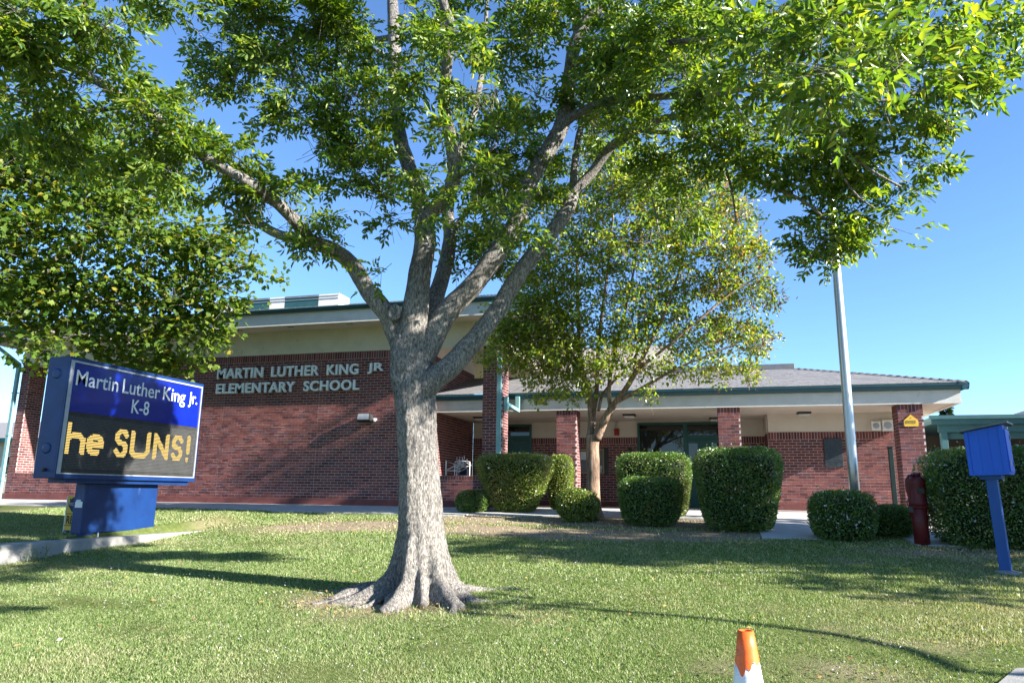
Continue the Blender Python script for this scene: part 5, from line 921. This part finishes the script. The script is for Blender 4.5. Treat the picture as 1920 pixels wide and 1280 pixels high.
for (y0, y1, dens, wd_, hh) in ((2.5,7.2,11000,.0034,.022),(7.2,9.4,7000,.0048,.024),(9.4,12,4200,.007,.028),(12,15.75,2300,.011,.033)):
    n = int(dens*23*(y1-y0)); X, Y = scatter(n, y0, y1); ok, d = grass_ok(X, Y); X, Y = X[ok], Y[ok]
    dm = dirt_mask(X, Y); k = r_.random(len(X)) > dm*.93; X, Y = X[k], Y[k]
    GP.append(np.stack([X, Y, np.full(len(X), wd_), np.full(len(X), hh)], 1))
G = np.concatenate(GP); X, Y, W_, H_ = G.T; n = len(X); Z = gz(X, Y)-.015
dry = dry_mask(X, Y); tall = .65+.8*fbm(X*1.7+5, Y*1.7, 4)+(r_.random(n) < .015)*1.0; tall = tall+.9*np.exp(-((Y-15.42)/.07)**2)*(X < -5.3)+.9*np.exp(-((X+9.86)/.06)**2)*(Y < 12.5)+.8*((X+3.3)**2+(Y-7.9)**2 < 1.2)*(r_.random(n) < .12); H_ = H_*tall*r_.uniform(.6,1.3,n); W_ = W_*r_.uniform(.7,1.4,n)
az = r_.random(n)*6.283; lean = r_.normal(size=(n,2))*.55; tip = np.stack([X+lean[:,0]*H_, Y+lean[:,1]*H_, Z+H_], 1); dx = np.stack([np.cos(az), np.sin(az), np.zeros(n)], 1)*W_[:,None]
B0 = np.stack([X, Y, Z], 1); V = np.stack([B0-dx, B0+dx, tip], 1).reshape(-1,3)
me = npmesh('grass', V, np.arange(3*n).reshape(-1,3), 3); a = me.attributes.new('dry', 'FLOAT', 'POINT'); a.data.foreach_set('value', np.repeat(np.clip(dry*.85*(r_.random(n) < .35+.6*dry), 0, 1), 3).astype(np.float32))
o = link('grass', me, M['grass']); tag(o, 'patchy mown green lawn grass in front of the school', 'grass', kind='stuff')
wd = thing('weed_clump', (-9.82, 9.0, -.7), 'spindly yellow-green weeds at the foot of the concrete retaining wall', 'weed')
mb = MB(); rs = random.Random(4); lp_ = []
for k in range(9):
    x, y = -9.80+rs.uniform(-.03,.06), 8.95+rs.uniform(-.16,.22); z = g1(x, y); h = rs.uniform(.10,.24); dx_, dy_ = rs.uniform(-.05,.05), rs.uniform(-.06,.06)
    mb.tube([(x,y,z-.02),(x+dx_*.4,y+dy_*.4,z+h*.55),(x+dx_,y+dy_,z+h)], [.004,.003,.0015], 5)
    for q in range(8): t = .25+.75*q/8; lp_.append((x+dx_*t, y+dy_*t, z+h*t))
mb.build('stems', M['grass'], wd); lp_ = np.array(lp_); nq = len(lp_); leaf_object('leaves', lp_, r_.normal(size=(nq,3))+np.array([0,0,.4]), r_.normal(size=(nq,3))+np.array([0,0,.7]), r_.uniform(.02,.05,nq), r_.uniform(.008,.018,nq), 'oval', M['shrublight'], wd)
# clover leaves and white clover heads
X, Y = scatter(60000, 4.2, 12.5); ok, d = grass_ok(X, Y); k = ok & (fbm(X*.9+70, Y*.9+5, 4) > .53); X, Y = X[k], Y[k]; n = len(X)
P = np.stack([X, Y, gz(X, Y)+r_.uniform(.012,.035,n)], 1); s_ = r_.uniform(.014,.028,n)
o = leaf_object('clover', P, r_.normal(size=(n,3))*np.array([1,1,.3]), np.tile([0,0,1.], (n,1))+r_.normal(size=(n,3))*.3, s_, s_*.9, 'oval', M['shrubleaf'], None); tag(o, 'dark clover leaves scattered through the lawn', 'clover', kind='stuff')
X, Y = scatter(4200, 4.2, 12.0); ok, d = grass_ok(X, Y); k = ok & (fbm(X*.8+20, Y*.8+50, 3)+.25*(r_.random(len(X))-.5) > .52); X, Y = X[k], Y[k]; n = len(X)
P = np.repeat(np.stack([X, Y, gz(X, Y)+r_.uniform(.03,.06,n)], 1), 3, 0); s_ = np.repeat(r_.uniform(.006,.013,n), 3)
o = leaf_object('clover_blossoms', P, r_.normal(size=(3*n,3))+np.array([0,0,.6]), r_.normal(size=(3*n,3))+np.array([0,0,.6]), s_, s_*.9, 'oval', M['flower'], None); tag(o, 'tiny white clover flowers dotted over the lawn', 'flowers', kind='stuff')
X, Y = scatter(2600, 4.2, 15.3); ok, d = grass_ok(X, Y); ok &= r_.random(len(X)) < .35+1.2*dirt_mask(X, Y); X, Y = X[ok], Y[ok]; xa = -3.5+r_.normal(size=160)*.8; ya = 7.55+r_.normal(size=160)*.4; X = np.concatenate([X, xa]); Y = np.concatenate([Y, ya]); n = len(X); P = np.stack([X, Y, gz(X, Y)+.02], 1); s_ = r_.uniform(.025,.06,n)
M['litter'] = leaf_mat('dry_leaf', [(0,(.22,.12,.05)),(.5,(.36,.24,.10)),(.9,(.42,.33,.10)),(1,(.5,.45,.4))], .25, (1.1,1,.8), .04)
o = leaf_object('leaf_litter', P, r_.normal(size=(n,3))*np.array([1,1,.2]), np.tile([0,0,1.], (n,1))+r_.normal(size=(n,3))*.4, s_, s_*.55, 'oval', M['litter'], None); tag(o, 'scattered dry fallen leaves on the lawn', 'leaves', kind='stuff')
